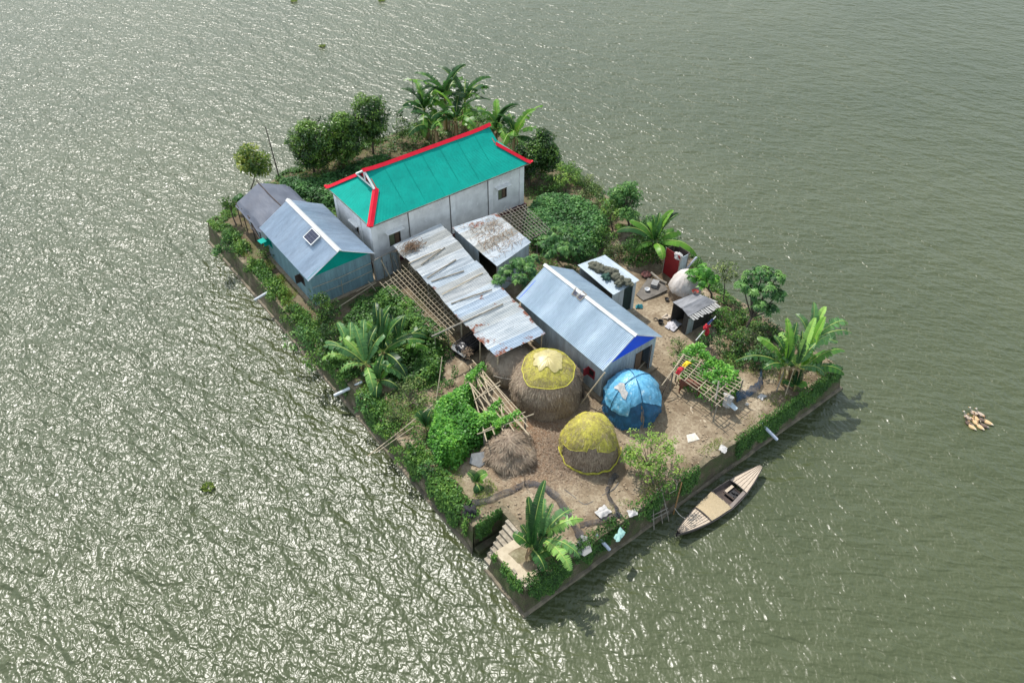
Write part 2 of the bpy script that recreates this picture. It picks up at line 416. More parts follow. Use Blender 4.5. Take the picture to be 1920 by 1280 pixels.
def make_wall():
    t = thing('retaining_wall', 'mossy brick retaining wall running right round the island above the water', 'wall', (11, 19, 0))
    n = len(POLY); P = [Vector(p) for p in POLY]
    nrm = []
    for i in range(n):
        e = (P[(i+1) % n]-P[i]).normalized(); nrm.append(Vector((e.y, -e.x)))
    def corner(i, off):
        n0, n1 = nrm[i-1], nrm[i]; b = (n0+n1)
        return P[i] + b/(1+n0.dot(n1))*off
    mb = MB(); lg = MB()
    prof = [(-0.34, G-0.06), (-0.30, G), (0.0, G), (0.02, G-0.04), (0.13, 0.7), (0.22, 0.1), (0.28, -0.7)]
    for i in range(n):
        notch = i in (9, 10, 11)
        L = (P[(i+1) % n]-P[i]).length; K = max(1, int(L/0.14))
        def fn(u, v, i=i, notch=notch):
            k = v*(len(prof)-1); j = min(int(k), len(prof)-2); f = k-j
            off = prof[j][0]*(1-f)+prof[j+1][0]*f; z = prof[j][1]*(1-f)+prof[j+1][1]*f
            if notch and off > 0: off *= 0.1
            q = corner(i, off)*(1-u)+corner((i+1) % n, off)*u
            k2 = min(1, u*8, (1-u)*8)*(0.035 if not notch else 0.012)
            nz = mn.noise(Vector((q.x*1.5, q.y*1.5, z*2)))*k2*2
            q = q+nrm[i]*nz
            return (q.x, q.y, z + (k2*mn.noise(Vector((q.x*2.3, q.y*2.3, 8))) if z > G-0.05 else 0))
        mb.grid(fn, K, 18)
        if not notch:
            for a, b, c, d in [((0.15, 0.15), (0.33, 0.12), (0.36, 0.04), (0.40, -0.7))]:
                pr = [a, b, c, d]
                def fl(u, v, i=i):
                    k = v*3; j = min(int(k), 2); f = k-j
                    off = pr[j][0]*(1-f)+pr[j+1][0]*f; z = pr[j][1]*(1-f)+pr[j+1][1]*f
                    q = corner(i, off)*(1-u)+corner((i+1) % n, off)*u
                    nz = mn.noise(Vector((q.x*1.1, q.y*1.1, z*2)))*0.04*min(1, u*8, (1-u)*8)
                    q = q+nrm[i]*nz
                    return (q.x, q.y, z+nz*0.6)
                lg.grid(fl, K, 3)
    obj('brickwork', mb, WALLM, t); obj('footing_ledge', lg, LEDGEM, t)
make_wall()

# steps in the notch
STEPM = simple('step_concrete', (0.40, 0.35, 0.27), (0.20, 0.17, 0.125), 5, 0.85, bmp=0.5)
t = thing('landing_steps', 'narrow concrete steps going down to the water in the notch of the left wall', 'steps', (1.0, 2.9, 0))
for k in range(8):
    x1 = 1.68-k*0.215
    obj('step', MB().bx(x1-0.24, x1, 2.36+0.02*(k % 2), 3.38-0.05*k, G-0.35-k*0.2-0.02, G-0.06-k*0.185), STEPM, t)
obj('side_block', MB().bx(-0.05, 1.6, 3.45, 3.8, -0.6, 0.25), WALLM, t)
# platform slab at the front corner
mb = MB()
mb.slab([(0.02, 0.05, G+0.045), (1.35, 0.35, G+0.05), (1.62, 2.28, G+0.055), (0.02, 2.28, G+0.05)], 0.11)
tag(obj('corner_platform', mb, simple('pale_plaster', (0.50, 0.43, 0.31), (0.33, 0.27, 0.18), 2.5, 0.9, bmp=0.5, bscale=10, spots=((0.2, 0.16, 0.1), 5, 0.6))), 'pale plastered platform on the front corner of the wall below the steps', 'platform')
for k, (x, y, a) in enumerate([(0.14, 0.12, 0.1), (0.42, 0.10, 0), (0.12, 0.42, 1.5), (0.13, 0.95, 1.55)]):
    tag(obj('loose_brick', MB().box((x, y, G+0.1), (0.25, 0.12, 0.075), a), STEPM),
        ['pale brick lying at the very tip of the front corner', 'brick beside the corner tip, along the boat-side edge', 'brick beside the corner tip, along the glittering water side', 'single brick a step up the left edge of the corner platform'][k], 'brick', 'loose bricks on the corner')
# ================================================================ buildings
CONC = simple('bare_render', (0.80, 0.785, 0.76), (0.56, 0.55, 0.53), 1.5, 0.9, bmp=0.3, bscale=6, spots=((0.80, 0.79, 0.76), 2.2, 0.60))
CONC2 = simple('pilaster_render', (0.84, 0.825, 0.80), (0.68, 0.67, 0.65), 2, 0.9, bmp=0.3)
TEAL = tinmat('teal_tin', (0.001, 0.30, 0.235), (0.001, 0.245, 0.195), rough=0.7, metal=0.0)
TEAL.node_tree.nodes['Principled BSDF'].inputs['Specular IOR Level'].default_value = 0.15
RED = simple('red_painted_tin', (0.62, 0.008, 0.030), (0.50, 0.007, 0.024), 3, 0.6, bmp=0.1, spec=0.2)
WHITE = simple('white_trim', (0.75, 0.75, 0.72), (0.6, 0.6, 0.57), 4, 0.6, bmp=0.1)
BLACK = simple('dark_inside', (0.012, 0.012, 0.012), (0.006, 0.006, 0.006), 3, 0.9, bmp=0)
OLIVE = simple('olive_shutter', (0.16, 0.19, 0.10), (0.09, 0.11, 0.06), 5, 0.6)
BROWNW = simple('brown_wood', (0.16, 0.10, 0.06), (0.08, 0.05, 0.03), 8, 0.8)
MAROON = simple('maroon_paint', (0.09, 0.02, 0.02), (0.06, 0.015, 0.015), 4, 0.6)
BAMBOO = simple('dry_bamboo', (0.50, 0.42, 0.29), (0.30, 0.24, 0.16), 6, 0.75, bmp=0.2)
OLDBAM = simple('grey_bamboo', (0.30, 0.27, 0.22), (0.15, 0.13, 0.10), 6, 0.85, bmp=0.2)
DARKW = simple('dark_timber', (0.07, 0.05, 0.04), (0.035, 0.025, 0.02), 6, 0.85)

def corr(a, b, c, d, pitch=0.1, amp=0.014, rows=8, sag=0.0, seed=0, edge=None):
    """corrugated sheet a-b along the waves' direction of repeat, a-d down the sheet (b-c likewise)"""
    a, b, c, d = (Vector(p) for p in (a, b, c, d))
    nn = (b-a).cross(d-a).normalized()
    if nn.z < 0: nn = -nn
    Lr = (b-a).length; K = int(Lr/pitch)*6
    mb = MB()
    def fn(u, v):
        p = a*(1-u)*(1-v)+b*u*(1-v)+c*u*v+d*(1-u)*v
        h = amp*sin(2*pi*u*Lr/pitch)
        h += sag*(mn.noise(Vector((p.x*0.9+seed, p.y*0.9, seed*3.3))))
        return p+nn*h
    mb.grid(fn, max(6, K), rows)
    if edge:
        nu = max(6, K); mb.t = []
        for j in range(rows+1):
            for i in range(nu+1):
                u, v = i/nu, j/rows; mb.t.append(max(0, 1-min(v, 1-v)*(a-d).length/0.55)*edge[0] if edge[1] == 0 else max(max(0, 1-min(v, 1-v)*(a-d).length/0.55)*edge[0], max(0, u)*edge[1]))
    return mb

# ---- the big house
bh = thing('brick_house', 'large grey rendered house under a teal tin roof with red ridge caps', 'house', (12.3, 25.9, G))
W0, W1, D0, D1 = 6.32, 18.15, 23.5, 28.25; WZ = G+3.62
def wall_with_holes(axis, fixed, thick, a0, a1, z0, z1, holes):
    """wall slab along x (axis 0) or y (axis 1), holes = [(a, b, z0, z1)]"""
    mb = MB(); cuts = sorted(holes); cur = a0
    def add(p, q, za, zb):
        if q-p < 1e-4 or zb-za < 1e-4: return
        if axis == 0: mb.bx(p, q, fixed, fixed+thick, za, zb)
        else: mb.bx(fixed, fixed+thick, p, q, za, zb)
    for (p, q, za, zb) in cuts:
        add(cur, p, z0, z1); add(p, q, z0, za); add(p, q, zb, z1); cur = q
    add(cur, a1, z0, z1); return mb
hf = [(7.45, 8.30, G+1.25, G+2.35), (16.0, 16.75, G+1.35, G+2.35)]
mb = wall_with_holes(0, D0, 0.22, W0, W1, G-0.3, WZ, hf)
m2 = wall_with_holes(1, W0, 0.22, D0+0.22, D1, G-0.3, WZ, [(25.2, 25.95, G+1.5, G+2.4)])
mb.add(m2.v, m2.f); mb.bx(W1-0.22, W1, D0+0.22, D1, G-0.3, WZ); mb.bx(W0+0.22, W1-0.22, D1-0.22, D1, G-0.3, WZ)
obj('wall', mb, CONC, bh)
for u in (6.47, 9.15, 12.3, 15.35, 18.0):
    obj('pilaster', MB().bx(u-0.17, u+0.17, D0-0.07, D0-0.002, G+0.3, WZ-0.02), CONC2, bh)
for v in (23.58, 25.0, 28.1):
    obj('pilaster', MB().bx(W0-0.07, W0-0.002, v-0.16, v+0.16, G+0.3, WZ-0.02), CONC2, bh)
obj('plinth', MB().bx(W0-0.2, W1+0.2, D0-0.2, D1+0.2, G-0.3, G+0.28), MAROON, bh)
for u in (9.15, 12.3, 15.35):
    obj('wall_joint', MB().bx(u-0.225, u-0.18, D0-0.012, D0-0.001, G+0.3, WZ-0.03), DARKW, bh)
for u, z in ((7.0, 3.1), (7.9, 3.0), (8.5, 2.9), (9.9, 3.0), (10.6, 3.05), (11.3, 3.0), (13.1, 3.1), (14.2, 2.9), (16.2, 3.0), (10.2, 2.2), (13.6, 2.3)):
    obj('plaster_ring', MB().tube([(u+0.10*cos(k*pi/5), D0-0.006, G+z+0.10*sin(k*pi/5)) for k in range(11)], 0.02, n=4), CONC2, bh)
for (a, b, z0, z1), two in zip(hf, (1, 1)):
    w_ = obj('window', MB().bx(a, b, D0+0.15, D0+0.19, z0, z1), BLACK, bh)
    fr = MB()
    for q in (a+0.03, (a+b)/2, b-0.03): fr.bx(q-0.03, q+0.03, D0+0.05, D0+0.12, z0, z1)
    fr.bx(a, b, D0+0.052, D0+0.118, z0, z0+0.05); fr.bx(a, b, D0+0.052, D0+0.118, z1-0.05, z1); obj('frame', fr, DARKW, w_)
    obj('shutter', MB().bx(a+0.06, (a+b)/2-0.03, D0+0.06, D0+0.10, z0+0.05, z1-0.05), OLIVE, w_)
    obj('shutter', MB().bx((a+b)/2+0.03, b-0.10, D0+0.07, D0+0.11, z0+0.05, z1-0.05), BROWNW, w_)
    obj('hood', MB().bx(a-0.25, b+0.15, D0-0.34, D0-0.001, z1+0.06, z1+0.13), CONC2, w_)
w_ = obj('window', MB().bx(W0+0.15, W0+0.19, 25.2, 25.95, G+1.5, G+2.4), BLACK, bh)
obj('shutter', MB().bx(W0+0.04, W0+0.09, 25.25, 25.55, G+1.52, G+2.38), BROWNW, w_)
obj('hood', MB().bx(W0-0.3, W0-0.001, 25.05, 26.1, G+2.46, G+2.53), CONC2, w_)
# dutch gable roof
EZ, RZ, GZ = G+3.62, G+5.62, G+4.85
EL, ER, EF, EB = 6.08, 18.42, 23.1, 28.6; RV = 25.88
gl, gr = 7.68, 16.8; rl, rr = 7.5, 16.98; gf, gb = 24.86, 26.92
def ztop(v): return EZ+(v-EF)/(RV-EF)*(RZ-EZ)
rf = MB()
def patch(a, b, c, d, nu=40, nv=8):
    a, b, c, d = map(Vector, (a, b, c, d))
    rf.grid(lambda u, v: a*(1-u)*(1-v)+b*u*(1-v)+c*u*v+d*(1-u)*v, nu, nv)
def roofpatch(a, b, c, d):
    m_ = corr(a, b, c, d, pitch=0.25, amp=0.0025, rows=10, sag=0.03, seed=4)
    rf.add(m_.v, m_.f)
roofpatch((EL, EF, EZ), (ER, EF, EZ), (gr, gf, GZ), (gl, gf, GZ))
roofpatch((gl-0.22, gf-0.0, GZ), (gr+0.25, gf-0.0, GZ), (rr, RV, RZ), (rl, RV, RZ))
roofpatch((ER, EB, EZ), (EL, EB, EZ), (gl, gb, GZ), (gr, gb, GZ))
roofpatch((gr+0.25, gb, GZ), (gl-0.22, gb, GZ), (rl, RV, RZ), (rr, RV, RZ))
roofpatch((EL, EB, EZ), (EL, EF, EZ), (gl, gf, GZ), (gl, gb, GZ))
roofpatch((ER, EF, EZ), (ER, EB, EZ), (gr, gb, GZ), (gr, gf, GZ))
roof = obj('roof', rf, TEAL, bh)
lap = MB()
for k in range(1, 9):
    u0 = EL+(ER-EL)*k/9.0; u1 = min(max(u0, rl+.1), rr-.1)
    if gl+0.1 < u0 < gr-0.1:
        lap.tube([(u0, EF+0.02, EZ+0.012), (u0, (EF+RV)/2, (EZ+RZ)/2+0.02), (u0, RV-0.1, RZ-0.06)], 0.010, n=4)
        lap.tube([(u0+.1, EB-0.02, EZ+0.012), (u0+.1, RV+0.1, RZ-0.06)], 0.014, n=4)
obj('sheet_laps', lap, simple('teal_lap', (0.001, 0.29, 0.225), (0.001, 0.25, 0.19), 3, 0.7, bmp=0, spec=0.15), roof)
def capping(pts, wdt, h, lift=0.05, flip=True):
    mb = MB(); n = len(pts); rows = []
    for i, p in enumerate(pts):
        p = Vector(p); d = (Vector(pts[min(i+1, n-1)])-Vector(pts[max(i-1, 0)])).normalized()
        s = d.cross(Vector((0, 0, 1))).normalized()
        rows.append([p-s*wdt+Vector((0, 0, lift-h)), p+Vector((0, 0, lift+0.05)), p+s*wdt+Vector((0, 0, lift-h)),
                     p+s*wdt*0.9+Vector((0, 0, lift-h-0.02)), p+Vector((0, 0, lift-0.02)), p-s*wdt*0.9+Vector((0, 0, lift-h-0.02))])
    for r in rows: mb.v += [tuple(x) for x in r]; mb.t += [0.5]*6
    for i in range(n-1):
        for k in range(6): mb.f.append((i*6+k, i*6+(k+1) % 6, (i+1)*6+(k+1) % 6, (i+1)*6+k))
    mb.f += [(0, 1, 2, 3, 4, 5), tuple((n-1)*6+k for k in range(5, -1, -1))]
    return mb
RP = [(rl-0.1+(rr-rl+0.25)*k/12, RV, RZ+(0.10*max(0, (abs(k-6)-4)/2)**2)) for k in range(13)]
obj('ridge_cap', capping(RP, 0.19, 0.11), RED, roof)
for a, b in (((gl-0.05, gf-0.05, GZ), (EL-0.05, EF-0.05, EZ)), ((gl-0.05, gb+0.05, GZ), (EL-0.05, EB+0.05, EZ)),
             ((gr+0.05, gf-0.05, GZ), (ER+0.05, EF-0.05, EZ)), ((gr+0.05, gb+0.05, GZ), (ER+0.05, EB+0.05, EZ))):
    a = Vector(a); b = Vector(b)
    pts = [a.lerp(b, k/8)+Vector((0, 0, 0.07 if k == 8 else 0)) for k in range(9)]
    obj('hip_cap', capping(pts, 0.20, 0.09), RED, roof)
    d = (b-a).normalized(); s = d.cross(Vector((0, 0, 1))).normalized(); tip = b+Vector((0, 0, 0.1))
    f = MB(); f.slab([tip-s*0.18, tip-s*0.03+d*0.12, tip+d*0.14+Vector((0, 0, .10)), tip+s*0.03+d*0.12, tip+s*0.18, tip-d*0.05], 0.02)
    obj('finial', f, RED, roof)
for q, sg in ((gl, -1), (gr, 1)):
    obj('gable_panel', MB().slab([(q, gf, GZ), (q, gb, GZ), (q, RV, RZ-0.03)][::sg], 0.04), RED, roof)
    fr = MB()
    x = q+sg*0.16
    for a, b in (((x, gf-0.1, GZ+0.02), (x, RV, RZ+0.02)), ((x, gb+0.1, GZ+0.02), (x, RV, RZ+0.02)), ((x, gf-0.1, GZ+0.02), (x, gb+0.1, GZ+0.02)), ((x, RV, GZ), (x, RV, RZ))):
        fr.tube([a, b], 0.07, n=4)
    if sg < 0: obj('gable_frame', fr, WHITE, roof)
fa = MB()
fa.bx(EL, ER, EF-0.02, EF-0.001, EZ-0.10, EZ-0.015); fa.bx(EL-0.02, EL-0.001, EF, EB, EZ-0.10, EZ-0.015); fa.bx(ER+0.001, ER+0.02, EF, EB, EZ-0.10, EZ-0.015)
obj('eaves_board', fa, OLDBAM, bh)

# ---- tin gable houses
def gable_house(name, label, x0, x1, y0, y1, wz, rz, roofm, wallm, gablem, capm, over=0.22, slope_sheet=True, cat='house', pitch=0.1, cap=0.13, door=None, wins=(), post=None):
    t = thing(name, label, cat, ((x0+x1)/2, (y0+y1)/2, G))
    xm = (x0+x1)/2; ih = over; ov = over
    zx = wz+(rz-wz)*(ih/((x1-x0)/2))     # wall-top height under the slope
    a0, a1, b0, b1 = x0+ih, x1-ih, y0+ov*0.9, y1-ov*0.9
    if door:   # door (u0, u1, z1) in the front wall
        fm = wall_with_holes(0, b0, 0.05, a0, a1, G-0.1, wz, [(door[0], door[1], G-0.1, G+door[2])])
    else: fm = MB().bx(a0, a1, b0, b0+0.05, G-0.1, wz)
    walls = MB(); walls.add(fm.v, fm.f)
    walls.bx(a0, a1, b1-0.05, b1, G-0.1, wz)
    for xx, flag in ((a0, 0), (a1-0.05, 1)):
        hs = [(wv[0], wv[1], G+wv[2], G+wv[3]) for wv in wins if wv[4] == flag]
        mm = wall_with_holes(1, xx, 0.05, b0+0.052, b1-0.052, G-0.1, wz, hs); walls.add(mm.v, mm.f)
    obj('wall', walls, wallm, t)
    ribs = MB()
    k = b0+0.1
    while k < b1: ribs.bx(a0-0.012, a0-0.001, k-0.012, k+0.012, G, wz-0.02) if not any(wv[0]-0.05 < k < wv[1]+0.05 for wv in wins) else None; k += 0.2
    k = a0+0.1
    while k < a1:
        if not (door and door[0]-0.03 < k < door[1]+0.03): ribs.bx(k-0.012, k+0.012, b0-0.012, b0-0.001, G, wz-0.02)
        k += 0.2
    obj('wall_ribs', ribs, wallm, t)
    obj('gable_panel', MB().slab([(x0+0.06, b0-0.02, wz+0.0), (x1-0.06, b0-0.02, wz+0.0), (xm, b0-0.02, rz-0.04)], 0.03), gablem, t)
    obj('gable_panel', MB().slab([(x1-0.06, b1+0.02, wz+0.0), (x0+0.06, b1+0.02, wz+0.0), (xm, b1+0.02, rz-0.04)], 0.03), gablem, t)
    obj('plinth', MB().bx(a0-0.25, a1+0.25, b0-0.25, b1+0.25, G-0.3, G+0.13), simple('mud_plinth', (0.30, 0.24, 0.16), (0.17, 0.13, 0.085), 3, 0.95, bmp=0.5), t)
    for (p, q) in ((x0, 'l'), (x1, 'r')):
        m_ = corr((p, y0, wz-0.02), (p, y1, wz-0.02), (xm, y1, rz), (xm, y0, rz), pitch=pitch, amp=0.022, rows=8, sag=0.03, seed=p)
        r_ = obj('roof_slope', m_, roofm, t)
        if q == 'l': obj('ridge_cap', capping([(xm, y0-0.08+(y1-y0+0.16)*k/10, rz+0.0) for k in range(11)], cap, cap*0.42, 0.035), capm, r_)
    bb = MB()
    bb.tube([(x0, y0+0.01, wz-0.03), (xm, y0+0.01, rz-0.03), (x1, y0+0.01, wz-0.03)], 0.03, n=4)
    obj('barge_board', bb, capm, t)
    for wv in wins:
        xx = a0 if wv[4] == 0 else a1
        w_ = obj('window', MB().bx(xx+0.06, xx+0.08, wv[0], wv[1], G+wv[2], G+wv[3]), BLACK, t)
        f = MB(); 
        for q in (wv[0], wv[1]): f.bx(xx-0.03, xx+0.06, q-0.03, q+0.03, G+wv[2]-0.03, G+wv[3]+0.03)
        f.bx(xx-0.028, xx+0.058, wv[0]+0.03, wv[1]-0.03, G+wv[3]-0.03, G+wv[3]+0.03); f.bx(xx-0.028, xx+0.058, wv[0]+0.03, wv[1]-0.03, G+wv[2]-0.03, G+wv[2]+0.03)
        obj('frame', f, wv[5], w_)
        obj('shutter', MB().box((xx-0.16, (wv[0]+wv[1])/2+0.25, G+(wv[2]+wv[3])/2), (0.36, 0.03, wv[3]-wv[2]), 0), wv[5], w_)
    if door:
        d_ = obj('doorway', MB().bx(door[0], door[1], b0+0.5, b0+0.52, G+0.13, G+door[2]), BLACK, t)
        obj('door_frame', MB().bx(door[0]-0.05, door[0]-0.001, b0-0.03, b0+0.07, G+0.13, G+door[2]).bx(door[1]+0.001, door[1]+0.05, b0-0.03, b0+0.07, G+0.13, G+door[2]), BROWNW, d_)
        obj('door_leaf', MB().bx(door[0]-0.46, door[0]-0.06, b0-0.045, b0-0.016, G+0.15, G+door[2]), BROWNW, d_)
    return t
REDW = simple('red_window', (0.25, 0.02, 0.03), (0.15, 0.012, 0.02), 5, 0.6)
TINL = tinmat('old_tin_left', (0.40, 0.48, 0.56), (0.31, 0.37, 0.44), rough=0.5, metal=0.35, along=(0.5, 3, 1))
TINB = tinmat('new_tin_blue_house', (0.44, 0.53, 0.60), (0.35, 0.43, 0.50), rough=0.45, metal=0.35, along=(0.5, 3, 1))
TINW = tinmat('tin_wall', (0.25, 0.40, 0.45), (0.18, 0.28, 0.32), rough=0.55, metal=0.3, along=(2, 2, 0.4))
TINW2 = tinmat('tin_wall_weathered', (0.46, 0.54, 0.58), (0.30, 0.34, 0.36), 0.30, rough=0.55, metal=0.3, along=(2, 2, 0.35), rustc=(0.13, 0.08, 0.06))
BLUE = simple('blue_tin', (0.006, 0.10, 0.80), (0.004, 0.085, 0.72), 2, 0.45, bmp=0.1)
CAPW = simple('ridge_tin', (0.62, 0.62, 0.60), (0.50, 0.50, 0.48), 6, 0.5, 0.3, bmp=0.2)
lh = gable_house('tin_house', 'grey tin house with teal gable panels and one solar panel, by the left wall', 1.27, 5.72, 22.25, 29.0, G+2.3, G+3.5, TINL, TINW, TEAL, CAPW, cap=0.16,
    wins=[(23.55, 24.05, 1.0, 1.6, 0, DARKW), (28.0, 28.45, 1.2, 1.7, 0, TEAL)])
wires = MB()
for z in (1.55, 0.95): wires.tube([(1.5, 22.40, G+z), (3.4, 22.36, G+z-0.03), (5.45, 22.40, G+z+0.02)], 0.018, n=4)
wires.tube([(3.3, 22.36, G+0.2), (3.32, 22.34, G+1.3)], 0.015, n=4)
obj('wall_battens', wires, BAMBOO, lh)
bl = gable_house('tin_house', 'pale tin house with bright blue gable panel and open dark doorway beside the haystacks', 9.92, 14.18, 6.25, 13.62, G+2.4, G+3.72, TINB, TINW2, BLUE, CAPW,
    wins=[(7.05, 7.55, 1.0, 1.55, 0, REDW)], door=(12.95, 13.65, 1.95))
# ---- solar panels
PV = simple('solar_cells', (0.025, 0.03, 0.055), (0.018, 0.022, 0.045), 10, 0.18, bmp=0)
def solar(label, c, w_, l_, slope, group, rotz=0, lift=0.22, cells=(4, 6)):
    from mathutils import Matrix
    c = Vector(c); rt = Matrix.Rotation(rotz, 3, 'Z') @ Matrix.Rotation(slope, 3, 'Y')
    t = thing('solar_panel', label, 'solar panel', c, group)
    def slab(x0, x1, y0, y1, z0, z1):
        m_ = MB().bx(x0, x1, y0, y1, z0, z1); m_.v = [tuple(c+rt @ Vector(v)) for v in m_.v]; return m_
    obj('cells', slab(-w_/2+0.03, w_/2-0.03, -l_/2+0.03, l_/2-0.03, lift, lift+0.02), PV, t)
    fr = MB()
    for a in (slab(-w_/2, w_/2, -l_/2, -l_/2+0.04, lift-0.01, lift+0.035), slab(-w_/2, w_/2, l_/2-0.04, l_/2, lift-0.01, lift+0.035),
              slab(-w_/2, -w_/2+0.04, -l_/2+0.04, l_/2-0.04, lift-0.01, lift+0.034), slab(w_/2-0.04, w_/2, -l_/2+0.04, l_/2-0.04, lift-0.01, lift+0.034)):
        fr.add(a.v, a.f)
    obj('frame', fr, WHITE if l_ > 0.9 else OLDBAM, t)
    gl_ = MB()
    for k in range(1, cells[0]):
        x = -w_/2+w_*k/cells[0]; a = slab(x-0.006, x+0.006, -l_/2+0.04, l_/2-0.04, lift+0.0205, lift+0.023); gl_.add(a.v, a.f)
    for k in range(1, cells[1]):
        y = -l_/2+l_*k/cells[1]; a = slab(-w_/2+0.04, w_/2-0.04, y-0.004, y+0.004, lift+0.0205, lift+0.0225); gl_.add(a.v, a.f)
    obj('grid_lines', gl_, simple('busbar', (0.13, 0.14, 0.17), None, 4, 0.4, bmp=0), t)
    for sx in (-1, 1):
        for sy in (-1, 1):
            obj('bracket', slab(sx*w_*0.4-0.015, sx*w_*0.4+0.015, sy*l_*0.4-0.015, sy*l_*0.4+0.015, 0, lift-0.011), OLDBAM, t)
sl1 = -math.atan2(1.2, 2.22)
solar('large solar panel standing off the roof of the teal-gabled tin house', (3.0, 24.55, G+3.22), 0.78, 1.05, sl1, 'solar panels', lift=0.24, cells=(4, 2))
sl2 = -math.atan2(1.32, 2.13)
solar('small solar panel nearer the far end of the blue-gabled house roof', (11.92, 10.78, G+3.62), 0.46, 0.34, sl2, 'solar panels', 0.25, 0.04)
solar('slightly larger solar panel beside the smaller one, nearer the blue gable', (11.95, 10.32, G+3.62), 0.52, 0.36, sl2, 'solar panels', -0.08, 0.07)

# ---- tarpaulin-roofed shed behind the left house
ts = thing('tarp_shed', 'low shed under a sagging slate-blue tarpaulin behind the left tin house', 'shed', (3.1, 31.2, G))
TARP = simple('slate_tarp', (0.095, 0.108, 0.14), (0.055, 0.064, 0.088), 0.9, 0.55, bmp=0.35, bscale=2.5, mapping=(1, 0.5, 1), bdist=0.08)
mb = MB()
for x0, x1 in ((1.25, 3.15), (3.15, 5.2)):
    def fn(u, v, x0=x0, x1=x1):
        x = x0+(x1-x0)*u; y = 29.05+(33.3-29.05)*v
        hh = u if x0 < 2 else 1-u
        z = G+2.0+0.9*hh - 0.05*sin(pi*v*2.9)**2*(1-hh*0.6) + 0.04*mn.noise(Vector((x*1.5, y*1.2, 2)))
        if v > 0.93: z -= 0.25*(v-0.93)/0.07
        if hh < 0.08: z -= 0.12
        return (x+0.06*mn.noise(Vector((y*1.3, 7, 1))), y, z)
    mb.grid(fn, 16, 30)
obj('tarpaulin_roof', mb, TARP, ts, smooth=True)
obj('ridge_pole', MB().tube([(3.15, 28.9, G+2.93), (3.12, 31, G+2.88), (3.15, 33.35, G+2.92)], 0.04), DARKW, ts)
obj('wall', MB().bx(1.75, 1.79, 29.1, 32.6, G-0.1, G+1.9).bx(1.79, 4.9, 32.6, 32.64, G-0.1, G+2.1).bx(4.9, 4.94, 29.1, 32.6, G-0.1, G+1.9), TINW2, ts)
for y in (29.6, 30.9, 32.2, 33.2): obj('post', MB().tube([(1.38, y, G), (1.4, y, G+2.0)], 0.035), DARKW, ts)
for a, b in (((1.05, 28.6, G+1.6), (1.38, 33.2, G+1.9)), ((1.2, 29.0, G+1.2), (1.38, 31.2, G+2.0)), ((1.0, 28.3, G+1.1), (1.3, 30.4, G+1.75))):
    obj('rail', MB().tube([a, b], 0.03), DARKW, ts)
tag(obj('awning_board', MB().box((1.05, 28.35, G+1.75), (0.45, 0.5, 0.03), 0.1, tilt=None), TEAL), 'small teal tin flap projecting from the left wall of the grey house', 'flap')

# ---- tin panel fence between the two houses
t = thing('panel_fence', 'grey tin and bamboo fence closing the gap between left house and big house', 'fence', (6.4, 22.6, G))
p0 = (5.55, 22.35); p1 = (7.5, 22.55)
for k in range(2):
    a = Vector(p0).lerp(Vector(p1), k/2); b = Vector(p0).lerp(Vector(p1), (k+0.97)/2)
    obj('panel', corr((a.x, a.y, G+1.72+0.06*k), (b.x, b.y, G+1.65+0.08*k), (b.x, b.y, G-0.05), (a.x, a.y, G-0.05), pitch=0.1, amp=0.012, rows=4, sag=0.05), TINW2, t)
obj('rail', MB().tube([(5.5, 22.3, G+1.72), (6.4, 22.38, G+1.78), (7.5, 22.5, G+1.7)], 0.03), OLDBAM, t)
for x in (5.6, 6.25, 6.9, 7.4): obj('post', MB().tube([(x, 22.27+0.1*(x-5.6), G), (x-0.05, 22.3+0.1*(x-5.6), G+1.7)], 0.035), OLDBAM, t)
tag(obj('leaning_pole', MB().tube([(6.35, 21.3, G), (6.05, 22.2, G+1.65)], 0.04), BAMBOO), 'bamboo pole leaning on the left panel of the tin fence', 'pole')
tag(obj('leaning_pole', MB().tube([(7.1, 21.6, G), (6.9, 22.2, G+1.6)], 0.035), OLDBAM), 'darker bamboo pole leaning on the fence nearer the big house', 'pole')

# ---- long open shed
sh = thing('open_shed', 'long open-sided shed roofed with patched corrugated sheets rusting along the lower end', 'shed', (8.5, 16.5, G))
TL, TR, BL, BR = at(740, 459, G+2.25), at(824, 420, G+2.25), at(932, 668, G+2.2), at(1022, 626, G+2.2)
SHM = tinmat('patched_tin', (0.55, 0.57, 0.58), (0.36, 0.39, 0.41), 0.0, rough=0.5, metal=0.25, along=(0.4, 3.2, 1), perobj=True)
SHR = tinmat('rusty_tin', (0.55, 0.59, 0.62), (0.38, 0.43, 0.47), 0.385, rough=0.5, metal=0.25, along=(0.4, 3.2, 1), perobj=True, edgy=True, rustc=(0.23, 0.085, 0.045))
NS = 16
for k in range(NS):
    a, b = k/NS, (k+1.08)/NS
    jz = 0.03*((k*7) % 5)/5+0.012
    q = lambda s, u: (TL.lerp(BL, s)).lerp(TR.lerp(BR, s), u)
    e0 = -0.02-0.03*random.random(); e1 = 1.0+0.03*random.random()
    zz = Vector((0, 0, jz)); ti = random.uniform(-0.012, 0.012)
    m_ = corr(q(a, e0)+zz+Vector((0, 0, ti)), q(min(b, 1.0), e0+ti)+zz*0.5, q(min(b, 1.0), e1+ti)+zz*0.5, q(a, e1)+zz-Vector((0, 0, ti)), pitch=0.1, amp=0.02, rows=24, sag=0.05, seed=k, edge=(0.9 if k > 9 else 0.2, 0.9 if k == 15 else 0))
    obj('roof_sheet', m_, SHR if k in (6, 9, 10, 11, 12, 13, 14, 15) else SHM, sh)
